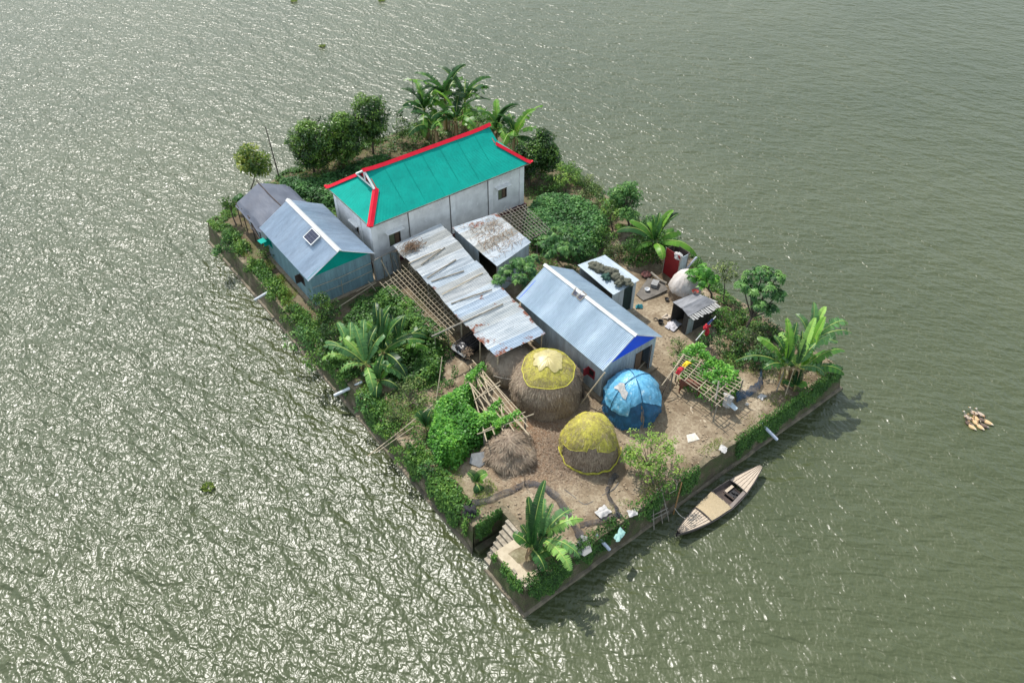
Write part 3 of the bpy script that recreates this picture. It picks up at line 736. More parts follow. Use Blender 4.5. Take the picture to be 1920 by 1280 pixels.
for s in (0.02, 0.16, 0.33, 0.5, 0.66, 0.83, 0.985):
    for u in (0.04, 0.96):
        p = TL.lerp(BL, s).lerp(TR.lerp(BR, s), u)
        obj('post', MB().tube([(p.x, p.y, G-0.1), (p.x+random.uniform(-.05, .05), p.y, p.z-0.05)], 0.045), BAMBOO if s > 0.6 else OLDBAM, sh)
rb = MB()
for u in (0.03, 0.5, 0.97): rb.tube([TL.lerp(TR, u)-Vector((0, 0, 0.07)), BL.lerp(BR, u)-Vector((0, 0, 0.07))], 0.04)
obj('roof_beams', rb, OLDBAM, sh)
bpx = [((790, 496), (834, 464)), ((801, 521), (855, 487)), ((809, 528), (870, 508)), ((846, 569), (922, 543)), ((868, 603), (943, 570)), ((766, 494), (826, 467)), ((829, 552), (905, 512))]
bl_ = ['topmost of the dark bamboo battens on the long shed roof', 'short loose batten lying below the topmost one on the shed roof', 'bent batten just below the short loose one on the shed roof',
       'long dark batten across the shed roof level with the tree branch', 'lowest batten on the shed roof, running on as a bare pole past the left edge',
       'thin pale batten parallel to and above the topmost dark batten', 'thin batten on the middle of the shed roof above the long dark one']
for (a, b), lb in zip(bpx, bl_):
    A = at(*a, G+2.32); Bq = at(*b, G+2.32)
    if lb.startswith('lowest'): A = A+(A-Bq)*0.75; A.z = G+2.25
    tag(obj('roof_batten', MB().tube([A, A.lerp(Bq, 0.5)+Vector((0, 0, 0.02)), Bq], 0.045 if 'thin' not in lb else 0.028), OLDBAM if 'thin' not in lb else BAMBOO), lb, 'batten', 'battens on the long shed roof')

# ---- flat shed by the big house
fs = thing('flat_shed', 'flat-roofed tin shed with dry stalks strewn over it, against the big house', 'shed', (12.5, 19.2, G))
q4 = [at(848, 427, G+2.3), at(930, 400, G+2.3), at(996, 454, G+2.25), at(932, 500, G+2.25)]
NSH = 6
for k in range(NSH):
    a, b = k/NSH, min(1, (k+1.06)/NSH)
    z = Vector((0, 0, 0.015*(k % 2)+0.01))
    m_ = corr(q4[0].lerp(q4[3], a)+z, q4[0].lerp(q4[3], b)+z*0.3, q4[1].lerp(q4[2], b)+z*0.3, q4[1].lerp(q4[2], a)+z, pitch=0.1, amp=0.012, rows=6, sag=0.04, seed=20+k)
    obj('roof_sheet', m_, SHR if k == 0 else SHM, fs)
iw = MB()
cc = sum(q4, Vector())/4
qi = [p.lerp(cc, 0.07) for p in q4]
for i in (0, 1, 2, 3):
    a = qi[i]; b = qi[(i+1) % 4]
    if i == 3: b = a.lerp(b, 1.0); a = a.lerp(b, 0.42)
    d = (b-a).normalized(); n_ = Vector((-d.y, d.x, 0))*0.04
    iw.slab([(a.x, a.y, G-0.1), (b.x, b.y, G-0.1), (b.x, b.y, G+2.2), (a.x, a.y, G+2.2)], 0.04)
obj('wall', iw, TINW2, fs)
for p in qi: obj('post', MB().tube([(p.x, p.y, G-.1), (p.x, p.y, G+2.22)], 0.045), OLDBAM, fs)
STRAW = simple('dry_stalks', (0.36, 0.27, 0.18), (0.17, 0.11, 0.075), 6, 0.9, bmp=0)
mb = MB()
for k in range(260):
    s, u = random.betavariate(2, 2), random.betavariate(1.7, 1.7)
    p = q4[0].lerp(q4[1], u).lerp(q4[3].lerp(q4[2], u), s)+Vector((0, 0, 0.04+random.random()*0.10))
    a = random.gauss(0.9, 0.9); L = random.uniform(0.12, 0.75)
    d = Vector((cos(a), sin(a), random.uniform(-0.08, 0.08)))*L/2
    if inpoly(np.array([p.x+d.x, p.x-d.x]), np.array([p.y+d.y, p.y-d.y]), q4).all(): mb.tube([p-d, p+Vector((0, 0, 0.02)), p+d], random.uniform(0.007, 0.016), n=3)
tag(obj('dry_stalks', mb, STRAW), 'brown dry stalks strewn over the flat shed roof', 'stalks', kind='stuff')
mb = MB()
tc = at(772, 464, G+2.4)
for k in range(170):
    p = tc+Vector((random.gauss(0, 0.34), random.gauss(0, 0.22), 0.02+abs(random.gauss(0, 0.12))))
    a = random.gauss(0.5, 0.8); L = random.uniform(0.1, 0.7)
    d = Vector((cos(a), sin(a), random.uniform(-0.3, 0.4)))*L/2
    mb.tube([p-d, p+Vector((0, 0, random.random()*0.05)), p+d], random.uniform(0.007, 0.02), n=3)
tag(obj('brushwood_heap', mb, simple('brushwood', (0.19, 0.12, 0.07), (0.08, 0.05, 0.03), 7, 0.9, bmp=0)), 'tangled brown brushwood heap on the upper left corner of the long shed roof', 'brushwood')

# ---- annex
ax = thing('tin_annex', 'small flat tin lean-to behind the blue-gabled house with fishing nets heaped on it', 'shed', (15.5, 12, G))
qa = [at(1083, 497, G+2.45), at(1134, 478, G+2.45), at(1199, 525, G+2.3), at(1150, 553, G+2.3)]
TINA = tinmat('annex_tin', (0.40, 0.46, 0.49), (0.30, 0.36, 0.40), rough=0.75, metal=0.0, along=(3, 0.5, 1))
obj('roof_sheet', corr(qa[0], qa[1], qa[2], qa[3], pitch=0.12, amp=0.012, rows=12, sag=0.03, seed=3), TINA, ax)
mb = MB(); cc = sum(qa, Vector())/4; qi = [p.lerp(cc, 0.1) for p in qa]
mb.slab([(qi[0].x, qi[0].y, G), (qi[1].x, qi[1].y, G), (qi[1].x, qi[1].y, G+2.3), (qi[0].x, qi[0].y, G+2.3)], 0.04)
mb.slab([(qi[1].x, qi[1].y, G), (qi[2].x, qi[2].y, G), (qi[2].x, qi[2].y, G+2.2), (qi[1].x, qi[1].y, G+2.3)], 0.04)
a, b = qi[3], qi[2]
for s0, s1, z0 in ((0, 0.5, 0), (0.9, 1.0, 0)):
    p, q = a.lerp(b, s0), a.lerp(b, s1); mb.slab([(p.x, p.y, G), (q.x, q.y, G), (q.x, q.y, G+2.2), (p.x, p.y, G+2.2)], 0.04)
obj('wall', mb, TINW2, ax)
p, q = a.lerp(b, 0.5), a.lerp(b, 0.9)
obj('door_curtain', MB().slab([(p.x, p.y+0.08, G), (q.x, q.y+0.08, G), (q.x, q.y+0.08, G+2.1), (p.x, p.y+0.08, G+2.1)], 0.03), simple('dark_green_cloth', (0.012, 0.035, 0.03), (0.008, 0.02, 0.018), 4, 0.9), ax)
NETM = simple('old_net', (0.115, 0.115, 0.08), (0.045, 0.048, 0.032), 5, 0.95, bmp=0.9, bscale=16, bdist=0.05)
NETG = simple('green_net', (0.03, 0.085, 0.06), (0.015, 0.04, 0.03), 7, 0.95, bmp=0.9, bscale=20, bdist=0.05)
nt_ = MB(); ng = MB()
for i, (px, py, r, g_) in enumerate([(1113, 499, .26, 0), (1122, 503, .28, 0), (1131, 507, .28, 0), (1141, 510, .27, 0), (1150, 513, .25, 0), (1137, 520, .22, 1), (1156, 521, .24, 0), (1165, 527, .26, 0), (1175, 530, .24, 0), (1160, 533, .2, 0), (1183, 534, .15, 0)]):
    c_ = at(px, py, G+2.45)
    (ng if g_ else nt_).blob((c_.x, c_.y, G+2.5), r*1.15, r*1.15, r*0.75, 22, 14, jit=0.35, seed=i*1.3)
tag(obj('fishing_net', nt_, NETM, smooth=True), 'long heap of grey-brown fishing net lying on the lean-to roof', 'fishing net')
tag(obj('fishing_net', ng, NETG, smooth=True), 'small bundle of green fishing net tucked against the grey-brown heap', 'fishing net')

# ---- red and grey latrine
lt = thing('latrine', 'roofless red and grey tin latrine with a white cloth over its rim', 'latrine', (21, 11.8, G))
REDT = simple('deep_red_tin', (0.22, 0.008, 0.012), (0.16, 0.006, 0.01), 2, 0.5, bmp=0.1)
x0, x1, y0, y1 = 20.62, 21.36, 10.98, 12.2
obj('side_panel', MB().bx(x0, x0+0.03, y0, y1, G, G+1.95), REDT, lt)
obj('side_panel', MB().bx(x0+0.03, x1, y0, y0+0.03, G, G+1.85), TINW2, lt)
obj('side_panel', MB().bx(x1, x1+0.03, y0, y1, G, G+1.95), DARKW, lt)
obj('side_panel', MB().bx(x0+0.03, x1, y1-0.03, y1, G, G+1.9), DARKW, lt)
for x, y in ((x0, y0), (x1, y0), (x0, y1), (x1, y1)): obj('post', MB().tube([(x-0.03, y-0.02, G), (x-0.03, y-0.02, G+2.0)], 0.03), OLDBAM, lt)
CLOTH = simple('white_cloth', (0.50, 0.485, 0.46), (0.30, 0.29, 0.275), 6, 0.9, bmp=0.6, bscale=9, bdist=0.05)
def cloth(c, sx, sy, h, seed, rot=0, drape=0.0, n=22):
    mb = MB()
    def fn(u, v):
        x = (u-0.5)*sx; y = (v-0.5)*sy
        k = 1+0.45*mn.noise(Vector((math.atan2(y, x)*1.1+seed, seed, 0)))
        x *= k; y *= k
        z = h*(0.4+0.9*abs(mn.noise(Vector((x*4+seed, y*4, seed)))))*max(0, 1-max(abs(u-0.5), abs(v-0.5))*1.6)
        z -= drape*max(0, abs(u-0.5)-0.25)
        return (c[0]+x*cos(rot)-y*sin(rot), c[1]+x*sin(rot)+y*cos(rot), c[2]+z+0.015)
    mb.grid(fn, n, n); return mb
obj_ = obj('hanging_cloth', cloth((20.75, 11.25, G+1.86), 0.42, 0.55, 0.38, 3, 0.4, drape=1.0), CLOTH, smooth=True)
tag(obj_, 'crumpled white cloth draped over the rim of the red latrine', 'cloth')
tag(obj('vent_pipe', MB().tube([at(1288, 503, G+0.9), at(1306, 482, G+1.7)], 0.06, n=10), simple('pale_pvc', (0.55, 0.57, 0.66), (0.45, 0.47, 0.55), 4, 0.4, bmp=0)), 'pale plastic pipe slanting up behind the latrine toward the water', 'pipe')

# ---- little hut of old sheets
ht = thing('cook_hut', 'low dark hut roofed with grey boards and a torn pale edge', 'hut', (18.5, 7.6, G))
BOARD = simple('weathered_board', (0.25, 0.25, 0.26), (0.12, 0.12, 0.125), 1.6, 0.55, bmp=0.3, mapping=(1, 3, 1), spots=((0.42, 0.38, 0.32), 3, 0.66))
def H(px, py, z): return at(px, py, G+z)
h0, h1, h2, h3 = H(1261, 566, 1.62), H(1302, 550, 1.75), H(1341, 566, 1.45), H(1291, 593, 1.5)
hm = h1.lerp(h2, 0.5)+Vector((0, 0, 0.10)); hm2 = h0.lerp(h3, 0.55)+Vector((0, 0, 0.12))
r1 = obj('roof_board', MB().slab([h0, hm2, hm, h1], 0.03), BOARD, ht)
r2 = obj('roof_board', MB().slab([hm2+Vector((0, 0, .035)), h3, h2, hm+Vector((0, 0, .035))], 0.03), BOARD, ht)
eg = MB()
for k in range(12):
    p = h3.lerp(h2, (k+0.2)/12)+Vector((0, 0, -0.03)); q = h3.lerp(h2, (k+1.0)/12)+Vector((0, 0, -0.05*random.random()-0.02))
    dn = Vector((0.12, -0.28-0.12*random.random(), -0.12-0.06*random.random()))
    eg.slab([p, q, q+dn, p+dn], 0.02)
for k in range(4):
    p = h2.lerp(h1, k/4); q = h2.lerp(h1, (k+0.9)/4); dn = Vector((0.22, -0.02, -0.10)); eg.slab([p, q, q+dn, p+dn], 0.02)
obj('torn_edge', eg, CLOTH, ht)
wl = MB(); k4 = [p.lerp((h0+h1+h2+h3)/4, 0.08) for p in (h0, h1, h2, h3)]
for i in (0, 1, 2):
    a, b = k4[i], k4[i+1]; wl.slab([(a.x, a.y, G), (b.x, b.y, G), (b.x, b.y, b.z-0.06), (a.x, a.y, a.z-0.06)], 0.04)
a, b = k4[3], k4[3].lerp(k4[0], 0.25); wl.slab([(a.x, a.y, G), (b.x, b.y, G), (b.x, b.y, b.z-0.06), (a.x, a.y, a.z-0.06)], 0.04)
obj('wall', wl, simple('sooty_wall', (0.055, 0.05, 0.045), (0.025, 0.022, 0.02), 4, 0.95), ht)
for p in k4: obj('post', MB().tube([(p.x, p.y, G), (p.x, p.y, p.z-0.05)], 0.035), DARKW, ht)
obj('wall_sheet', MB().slab([(k4[3].x-0.02, k4[3].y-0.06, G), (k4[3].x+0.45, k4[3].y-0.10, G), (k4[3].x+0.45, k4[3].y-0.10, G+1.2), (k4[3].x-0.02, k4[3].y-0.06, G+1.3)], 0.02), TINW2, ht)
tag(obj('clay_bowl', MB().grid(lambda u, v: (19.02+cos(2*pi*u)*(0.10+0.14*v)*(1-0.15*(v > .9)), 8.25+sin(2*pi*u)*(0.10+0.14*v)*(1-0.15*(v > .9)), G+1.74+0.14*v-(0.02 if v > .9 else 0)), 14, 5, wrap=True), simple('red_clay', (0.32, 0.05, 0.03), (0.2, 0.03, 0.02), 5, 0.6)), 'red bowl standing on the far corner of the hut roof', 'bowl')
# ================================================================ haystacks
HAY = simple('old_straw', (0.33, 0.255, 0.18), (0.18, 0.13, 0.09), 5, 0.95, bmp=0.8, bscale=30, bdist=0.04, spots=((0.29, 0.20, 0.11), 1.1, 0.60))
HAYF = leafmat('straw_blades', (0.14, 0.095, 0.065), (0.30, 0.23, 0.16), (0.50, 0.41, 0.30), 0.85, 0.05)
HAYD = simple('packed_hay', (0.30, 0.24, 0.175), (0.18, 0.14, 0.10), 3, 0.95, bmp=0.6, bscale=18, bdist=0.03)
def netmat(name, c1, c2, alpha_lo, alpha_hi, scale=9, stretch=(1, 1, 1)):
    m, nt, p = nodes(name); pos = geopos(nt)
    f = noise(nt, scale, 5, 0.6, 1.0, vec=pos, mapping=stretch)
    nt.links.new(ramp(nt, f, [(0.35, c2), (0.65, c1)]), p.inputs['Base Color'])
    f2 = noise(nt, 1.7, 4, 0.6, 0.5, vec=pos)
    a = ramp(nt, math_(nt, 'ADD', math_(nt, 'MULTIPLY', f2, 0.75), math_(nt, 'MULTIPLY', f, 0.25)), [(0.38, (alpha_lo,)*3), (0.62, (alpha_hi,)*3)])
    nt.links.new(a, p.inputs['Alpha']); p.inputs['Roughness'].default_value = 0.6
    bump(nt, p, f, 0.7, 0.05); MATS[name] = m; return m
def hprof(v, H, R, p=2.3, q=0.55, belly=0.12):
    # radius at height fraction v
    return R*max(0.0, (1-v**p))**q*(1-belly*(1-v)**3)
def haystack(name, label, x, y, R_, H_, group, straw=9000, mat=None, p=2.3, q=0.55, seed=0, lump=0.05, parts=True, belly=0.12, z0=None):
    z0 = G-0.05 if z0 is None else z0
    t = thing(name, label, 'haystack', (x, y, G), group)
    def surf(u, v, off=0.0):
        vv = min(v, 1.0); th = 2*pi*u
        r = hprof(vv, H_, R_, p, q, belly)
        d = Vector((cos(th), sin(th), vv*1.6))
        k = 1+lump*2*mn.noise(d*1.3+Vector((seed, 0, 0)))+lump*0.8*mn.noise(d*4+Vector((seed, 3, 0)))
        ofr = off*min(1.0, r*k/0.35)
        return Vector((x+cos(th)*(r*k+ofr), y+sin(th)*(r*k+ofr), z0+vv*H_+off*max(0, v-0.5)*1.6))
    mb = MB(); mb.grid(lambda u, v: surf(u, v), 60, 34, wrap=True)
    obj('stack_body', mb, mat or HAY, t, smooth=True)
    if straw:
        n = straw; uu = rng.random(n); vv = 1-rng.random(n)**0.75
        P_ = np.array([surf(a, b, 0.012) for a, b in zip(uu, vv)]); Q = np.array([surf(a, min(0.999, b+0.01), 0.012) for a, b in zip(uu, vv)])
        dn = unit(P_-Q)+rng.normal(size=(n, 3))*0.22
        out = np.stack([np.cos(2*pi*uu), np.sin(2*pi*uu), np.full(n, 0.35)], 1)
        dn += out*0.04
        L = rng.uniform(0.12, 0.32, n)
        tn = np.clip(0.42+0.25*vnoise(np.stack([uu*9, vv*5], 1), 1.0, seed+1)+rng.normal(size=n)*0.2, 0, 0.85)
        obj('straw', blades(P_, dn, out, L, 0.018, tn, droop=0.1, mid=0.5), HAYF, t)
    return t, surf
YN = netmat('yellow_net', (0.62, 0.56, 0.07), (0.42, 0.37, 0.045), 0.22, 0.72)
CLEARP = simple('clear_plastic', (0.46, 0.39, 0.16), (0.32, 0.27, 0.11), 3, 0.35, bmp=0.6, bscale=8)
h1, s1 = haystack('haystack', 'biggest haystack, capped with yellow net and plastic, beside the blue-gabled house', 7.98, 8.35, 1.98, 2.88, 'haystacks in the yard', straw=16000, seed=1, p=2.6, q=0.6, belly=0.05)
def netshell(surf, fv0, off, mat, name, nu=140, nv=26, vmax=1.0, wrinkle=0.03, seed=0):
    mb = MB()
    def fn(u, v):
        v0 = fv0(u); vv = v0+(vmax-v0)*v
        k = wrinkle*(mn.noise(Vector((u*26+seed, vv*3, seed)))+0.6*mn.noise(Vector((u*60, vv*9, seed))))*(1.5-v)
        return surf(u % 1.0, vv, off+abs(k))
    mb.grid(fn, nu, nv, wrap=True); return mb
def cap_edge(u): return 0.76+0.03*sin(2*pi*(u+0.1))+0.03*mn.noise(Vector((cos(2*pi*u)*2, sin(2*pi*u)*2, 1)))
t = thing('yellow_net', 'yellow net cap with a hemmed rim on top of the biggest haystack', 'net', (7.98, 8.35, G+2.3), 'nets over the stacks')
obj('netting', netshell(s1, cap_edge, 0.05, YN, 'n', wrinkle=0.05), YN, t, smooth=True)
rim = [s1(k/60, cap_edge(k/60)-0.005, 0.09) for k in range(61)]
obj('hem', MB().tube(rim, 0.02, n=5), simple('yellow_hem', (0.60, 0.57, 0.05), (0.45, 0.41, 0.03), 5, 0.6), t, smooth=True)
def plastic_edge(u): return 0.925+0.05*mn.noise(Vector((cos(2*pi*u)*2.3, sin(2*pi*u)*2.3, 5)))
tag(obj('plastic_sheet', netshell(s1, plastic_edge, 0.075, None, 'p', 80, 14, wrinkle=0.04, seed=5), CLEARP, smooth=True), 'tan plastic sheet under the yellow net on the crown of the biggest haystack', 'plastic sheet')
# pole on the big stack
tag(obj('stack_pole', MB().tube([s1(0.87, 0.66, 0.06), s1(0.875, 0.35, 0.07), s1(0.878, 0.02, 0.12)], 0.035), DARKW), 'dark pole lying down the right side of the biggest haystack', 'pole')
A_ = at(1132, 694, G+2.4)
tag(obj('prop_pole', MB().tube([(A_.x-0.02, A_.y-0.12, G+2.35), at(1088, 758, G+0.02)], 0.04), BAMBOO), 'long pale pole leaning on the near corner of the blue-gabled house roof', 'pole')

h2_, s2 = haystack('haystack', 'haystack half wrapped in torn yellow net, nearest the lime tree', 7.22, 4.05, 1.45, 2.55, 'haystacks in the yard', straw=9000, seed=2.5, p=2.5, q=0.6, belly=0.0)
# skirt of spread hay on its left
tag(obj('hay_skirt', blades(*(lambda n: (np.stack([7.0+rng.normal(size=n)*0.75-0.45, 4.25+rng.normal(size=n)*0.75+0.2, G+0.06+np.abs(rng.normal(size=n))*0.08], 1), np.stack([rng.normal(size=n), rng.normal(size=n), rng.normal(size=n)*0.15], 1), np.tile([0, 0, 1.0], (n, 1)), rng.uniform(0.12, 0.3, n), 0.02, np.clip(0.2+rng.normal(size=n)*0.15, 0, 0.8)))(6000)), HAYF), 'loose dark hay spread on the ground around the net-wrapped stack', 'hay', kind='stuff')
# facing direction of the camera seen from the stack
def ang(dx, dy): return (math.atan2(dy, dx)/(2*pi)) % 1.0
ucam = ang(CAMX-7.22, CAMY-4.05)
def edge2(u):
    d = ((u-ucam-0.02+0.5) % 1.0)-0.5       # opening toward the viewer's side
    e = 0.10+0.03*sin(u*40)
    if abs(d) < 0.21: e = max(e, 0.62-abs(abs(d)-0.05)*1.2+0.1*(abs(d) < 0.03))
    return e
t = thing('yellow_net', 'torn yellow net wrapped around the haystack nearest the lime tree', 'net', (7.22, 4.05, G), 'nets over the stacks')
obj('netting', netshell(s2, edge2, 0.05, YN, 'n', 200, 34, wrinkle=0.05, seed=2), YN, t, smooth=True)
low = [s2(ucam-0.24+0.52*k/40, 0.10+0.015*sin(k*1.3)-0.04*sin(pi*k/40), 0.10) for k in range(41)]
mbh = MB()
for off in (0, 0.05, 0.10): mbh.tube([p+Vector((0, 0, off+0.03*mn.noise(p*3+Vector((off*9, 0, 0))))) for p in low], 0.016, n=4)
obj('hem', mbh, MATS['yellow_hem'], t, smooth=True)
ed = [s2(ucam-0.22+0.46*k/60, edge2(ucam-0.22+0.46*k/60), 0.075) for k in range(61)]
obj('torn_edge', MB().tube(ed, 0.012, n=4), MATS['yellow_hem'], t, smooth=True)
ucam3 = ang(CAMX-10.9, CAMY-4.9)
h3_, s3 = haystack('haystack', 'haystack completely wrapped in blue net and pale plastic', 10.95, 4.95, 1.44, 2.3, 'haystacks in the yard', straw=0, seed=4.2, p=2.6, q=0.58, lump=0.06, belly=-0.02)
BN = simple('blue_net', (0.010, 0.115, 0.235), (0.006, 0.060, 0.135), 2.2, 0.6, bmp=0.8, bscale=14, bdist=0.04, spots=((0.05, 0.06, 0.07), 1.6, 0.62))
BP = simple('pale_blue_plastic', (0.15, 0.42, 0.60), (0.07, 0.27, 0.43), 4, 0.3, bmp=0.7, bscale=10, bdist=0.04, spots=((0.45, 0.62, 0.68), 3, 0.6))
t = thing('blue_net', 'dark blue net tied tightly over the blue-wrapped haystack', 'net', (10.95, 4.95, G), 'nets over the stacks')
def blue_edge(u): return 0.03
def s3b(u, v, off):
    # pulled in along two rope lines
    d1 = abs(((u-ucam3-0.08+0.5) % 1.0)-0.5); d2 = abs(((u-ucam3+0.12+0.5) % 1.0)-0.5)
    return s3(u, v, off-0.16*math.exp(-(d1/0.018)**2)*(1-v*0.6))
obj('netting', netshell(s3b, blue_edge, 0.08, None, 'n', 200, 34, wrinkle=0.07, seed=3), BN, t, smooth=True)
t = thing('plastic_sheet', 'pale blue plastic sheet over the top of the blue-wrapped haystack', 'plastic sheet', (10.95, 4.95, G+1.4))
def pl_edge(u):
    d = ((u-ucam3+0.5) % 1.0)-0.5
    return 0.50+0.22*math.sin(abs(d)*13+0.6)*(1 if d > 0 else -0.7)+0.05*mn.noise(Vector((u*20, 1, 1)))
obj('sheet', netshell(s3b, lambda u: min(0.85, max(0.42, pl_edge(u))), 0.15, None, 'p', 160, 24, wrinkle=0.07, seed=8), BP, t, smooth=True)
pm = MB(); pm.grid(lambda u, v: s3b((ucam3-0.17+0.13*u) % 1.0, 0.80+0.11*v+0.03*sin(u*5), 0.215+0.02*sin(u*19+v*7)), 16, 8)
obj('white_patch', pm, CLOTH, t, smooth=True)
rp = MB()
for ph in (ucam3+0.08, ucam3-0.12):
    rp.tube([s3b(ph % 1.0, 0.05+0.94*k/20, 0.19) for k in range(21)]+[s3b((ph+0.5) % 1.0, 0.99-0.9*k/20, 0.19) for k in range(21)], 0.02, n=4)
obj('rope', rp, BN, t)

haystack('haystack', 'low scruffy hay heap beside the bamboo frame', 3.95, 6.4, 1.38, 1.4, 'haystacks in the yard', straw=9000, seed=6.1, p=1.9, q=0.7, lump=0.16)
haystack('haystack', 'smooth rounded grey-brown stack standing under the lower end of the long shed', 7.45, 10.85, 1.42, 1.7, 'haystacks in the yard', straw=2500, mat=HAYD, seed=7.7, p=4.5, q=0.5, lump=0.03, belly=0.16)
cord = MB(); cord.tube([(7.45+1.47*cos(a), 10.85+1.47*sin(a), G+0.75+0.35*abs(sin((a+1.2)*1.3))) for a in [(-2.9+0.1*k) for k in range(22)]], 0.018, n=4)
tag(obj('cord', cord, simple('pale_cord', (0.4, 0.36, 0.3), None, 5, 0.8)), 'pale cord sagging around the rounded stack under the shed', 'cord')
h6, s6 = haystack('haystack', 'small haystack behind the hut, its upper half under a white sheet', 20.0, 9.75, 1.05, 1.95, 'haystacks in the yard', straw=2500, seed=9.3, p=2.2, q=0.6, lump=0.05)
WS = simple('dusty_white_sheet', (0.60, 0.56, 0.52), (0.42, 0.37, 0.33), 2, 0.8, bmp=0.4, bscale=5)
tag(obj('white_sheet', netshell(s6, lambda u: 0.36+0.07*mn.noise(Vector((cos(6.28*u)*2, sin(6.28*u)*2, 3))), 0.05, None, 'w', 100, 20, wrinkle=0.03, seed=4), WS, smooth=True), 'dusty white sheet covering the small haystack behind the hut', 'sheet')

# ================================================================ boat
def make_boat():
    A = at(1268, 1004, 0.42); Bq = at(1428, 876, 0.42)
    L = (Bq-A).xy.length; ax_ = (Bq-A).xy.normalized(); ang_ = math.atan2(ax_.y, ax_.x); mid = (A+Bq)/2
    t = thing('wooden_boat', 'narrow wooden boat with bamboo deck moored along the island wall', 'boat', (mid.x, mid.y, 0))
    def W(s, w_, z):   # s along 0..1, w across, z
        x = (s-0.5)*L
        return Vector((mid.x+ax_.x*x-ax_.y*w_, mid.y+ax_.y*x+ax_.x*w_, z))
    def hw(s): return 0.65*max(0.0, sin(pi*min(1, max(0, (s*0.97+0.015))))) ** 0.92 * (1-0.06*(s < .5)) + 0.012
    def sheer(s): return 0.34+0.9*abs(s-0.5)**2.3*1.6
    HULL = simple('tarred_hull', (0.12, 0.10, 0.09), (0.05, 0.042, 0.038), 3, 0.7, bmp=0.3, mapping=(1, 1, 4))
    DECK = simple('worn_deck_planks', (0.52, 0.43, 0.33), (0.36, 0.29, 0.215), 2.5, 0.8, bmp=0.3, mapping=(3, 8, 1))
    MATB = simple('split_bamboo_mat', (0.54, 0.44, 0.28), (0.34, 0.26, 0.15), 4, 0.7, bmp=0.3, mapping=(2, 10, 1))
    GREYP = simple('grey_plank', (0.24, 0.20, 0.17), (0.13, 0.11, 0.10), 4, 0.85, bmp=0.3, mapping=(2, 6, 1))
    mb = MB()
    prof = [(1.0, 0.0), (1.03, -0.03), (0.97, -0.2), (0.8, -0.42), (0.35, -0.60), (0.0, -0.66)]
    full = [(-a, b) for a, b in prof[::-1]][:-1] + [(0, -0.66)] + prof[::-1][1:]
    full = [(-a, b) for a, b in prof] + [(a, b) for a, b in prof[::-1][1:]]
    nsec = len(full)-1
    def fn(u, v):
        k = v*nsec; j = min(int(k), nsec-1); f = k-j
        a = full[j][0]*(1-f)+full[j+1][0]*f; b = full[j][1]*(1-f)+full[j+1][1]*f
        b *= 0.35+0.65*sin(pi*max(0.02, min(0.98, u)))**0.6
        return W(u, a*hw(u), sheer(u)+b)
    mb.grid(fn, 44, 30)
    obj('hull', mb, HULL, t, smooth=True)
    # inner skin of the open well
    mb = MB()
    mb.grid(lambda u, v: W(0.49+0.23*u, (2*v-1)*hw(0.49+0.23*u)*0.97*(1-0.25*(1-abs(2*v-1))*0), sheer(0.5)-0.02-0.24*(1-abs(2*v-1)**4)), 14, 20)
    obj('well_lining', mb, simple('well_wood', (0.09, 0.065, 0.055), (0.04, 0.03, 0.026), 5, 0.85), t)
    gw = MB()
    for sg in (-1, 1): gw.tube([W(s/40, sg*hw(s/40)*1.0, sheer(s/40)+0.005) for s in range(1, 40)], 0.028, n=4)
    obj('gunwale', gw, HULL, t)
    def deck(s0, s1, lo, hi, n, crown_=0.06, gap=0.022, th=0.02, name='deck_plank', mat=DECK, lift=0.0):
        for k in range(n):
            a, b = lo+(hi-lo)*k/n, lo+(hi-lo)*(k+1)/n; m_ = MB()
            def fn(u, v, a=a, b=b, k=k):
                s = s0+(s1-s0)*u; w_ = (a+(b-a)*v)*hw(s)*0.96
                w_ += gap*(0.5-v)*1.0
                return W(s, w_, sheer(s)+lift+0.012+crown_*(1-(w_/max(0.1, hw(s)))**2)*hw(s)+0.004*((k*5) % 3))
            m_.grid(fn, 14, 2)
            # plank thickness: edge skirts
            obj(name, m_, mat, t)
    deck(0.02, 0.30, -1, 1, 7)
    deck(0.715, 0.985, -1, 1, 5)
    mb = MB()
    n = 34
    for k in range(n):
        a = -1+2*(k+0.5)/n
        pts = [W(s, a*hw(s)*0.97, sheer(s)+0.05+0.075*(1-a*a)) for s in (0.305, 0.35, 0.40, 0.45, 0.505+0.012*random.random())]
        mb.tube(pts, 0.021, 0.019, n=5, cap=True)
    obj('bamboo_deck', mb, MATB, t)
    for s in (0.300, 0.512, 0.708): obj('cross_beam', MB().tube([W(s, a/6*hw(s)*0.98, sheer(s)+0.045+0.08*(1-(a/6)**2)) for a in range(-6, 7)], 0.024, n=4), HULL, t)
    obj('side_plank', MB().slab([W(0.515, -hw(.515)*0.97, sheer(.515)+0.05), W(0.705, -hw(.705)*0.95, sheer(.7)+0.05), W(0.705, -hw(.705)*0.62, sheer(.7)+0.052), W(0.515, -hw(.515)*0.70, sheer(.515)+0.052)][::1], 0.03), GREYP, t)
    z = 0.16
    obj('engine_box', MB().slab([W(0.60, -0.30, z), W(0.69, -0.30, z), W(0.69, 0.14, z), W(0.60, 0.14, z)], 0.12), simple('black_iron', (0.03, 0.03, 0.032), (0.012, 0.012, 0.013), 8, 0.5, 0.3), t)
    en = MB()
    for (s, w_, a, b) in ((0.62, -0.12, .12, .16), (0.655, -0.02, .10, .14), (0.665, -0.2, .08, .1)): c_ = W(s, w_, z+0.05); en.box(c_, (a, b, 0.11), ang_)
    en.tube([W(0.61, -0.25, z+.03), W(0.60, 0.1, z+.08)], 0.02)
    obj('engine', en, MATS['black_iron'], t)
    obj('thwart', MB().slab([W(0.605, 0.17, z+0.1), W(0.70, 0.17, z+0.1), W(0.70, 0.32, z+0.1), W(0.605, 0.32, z+0.1)], 0.03), DECK, t)
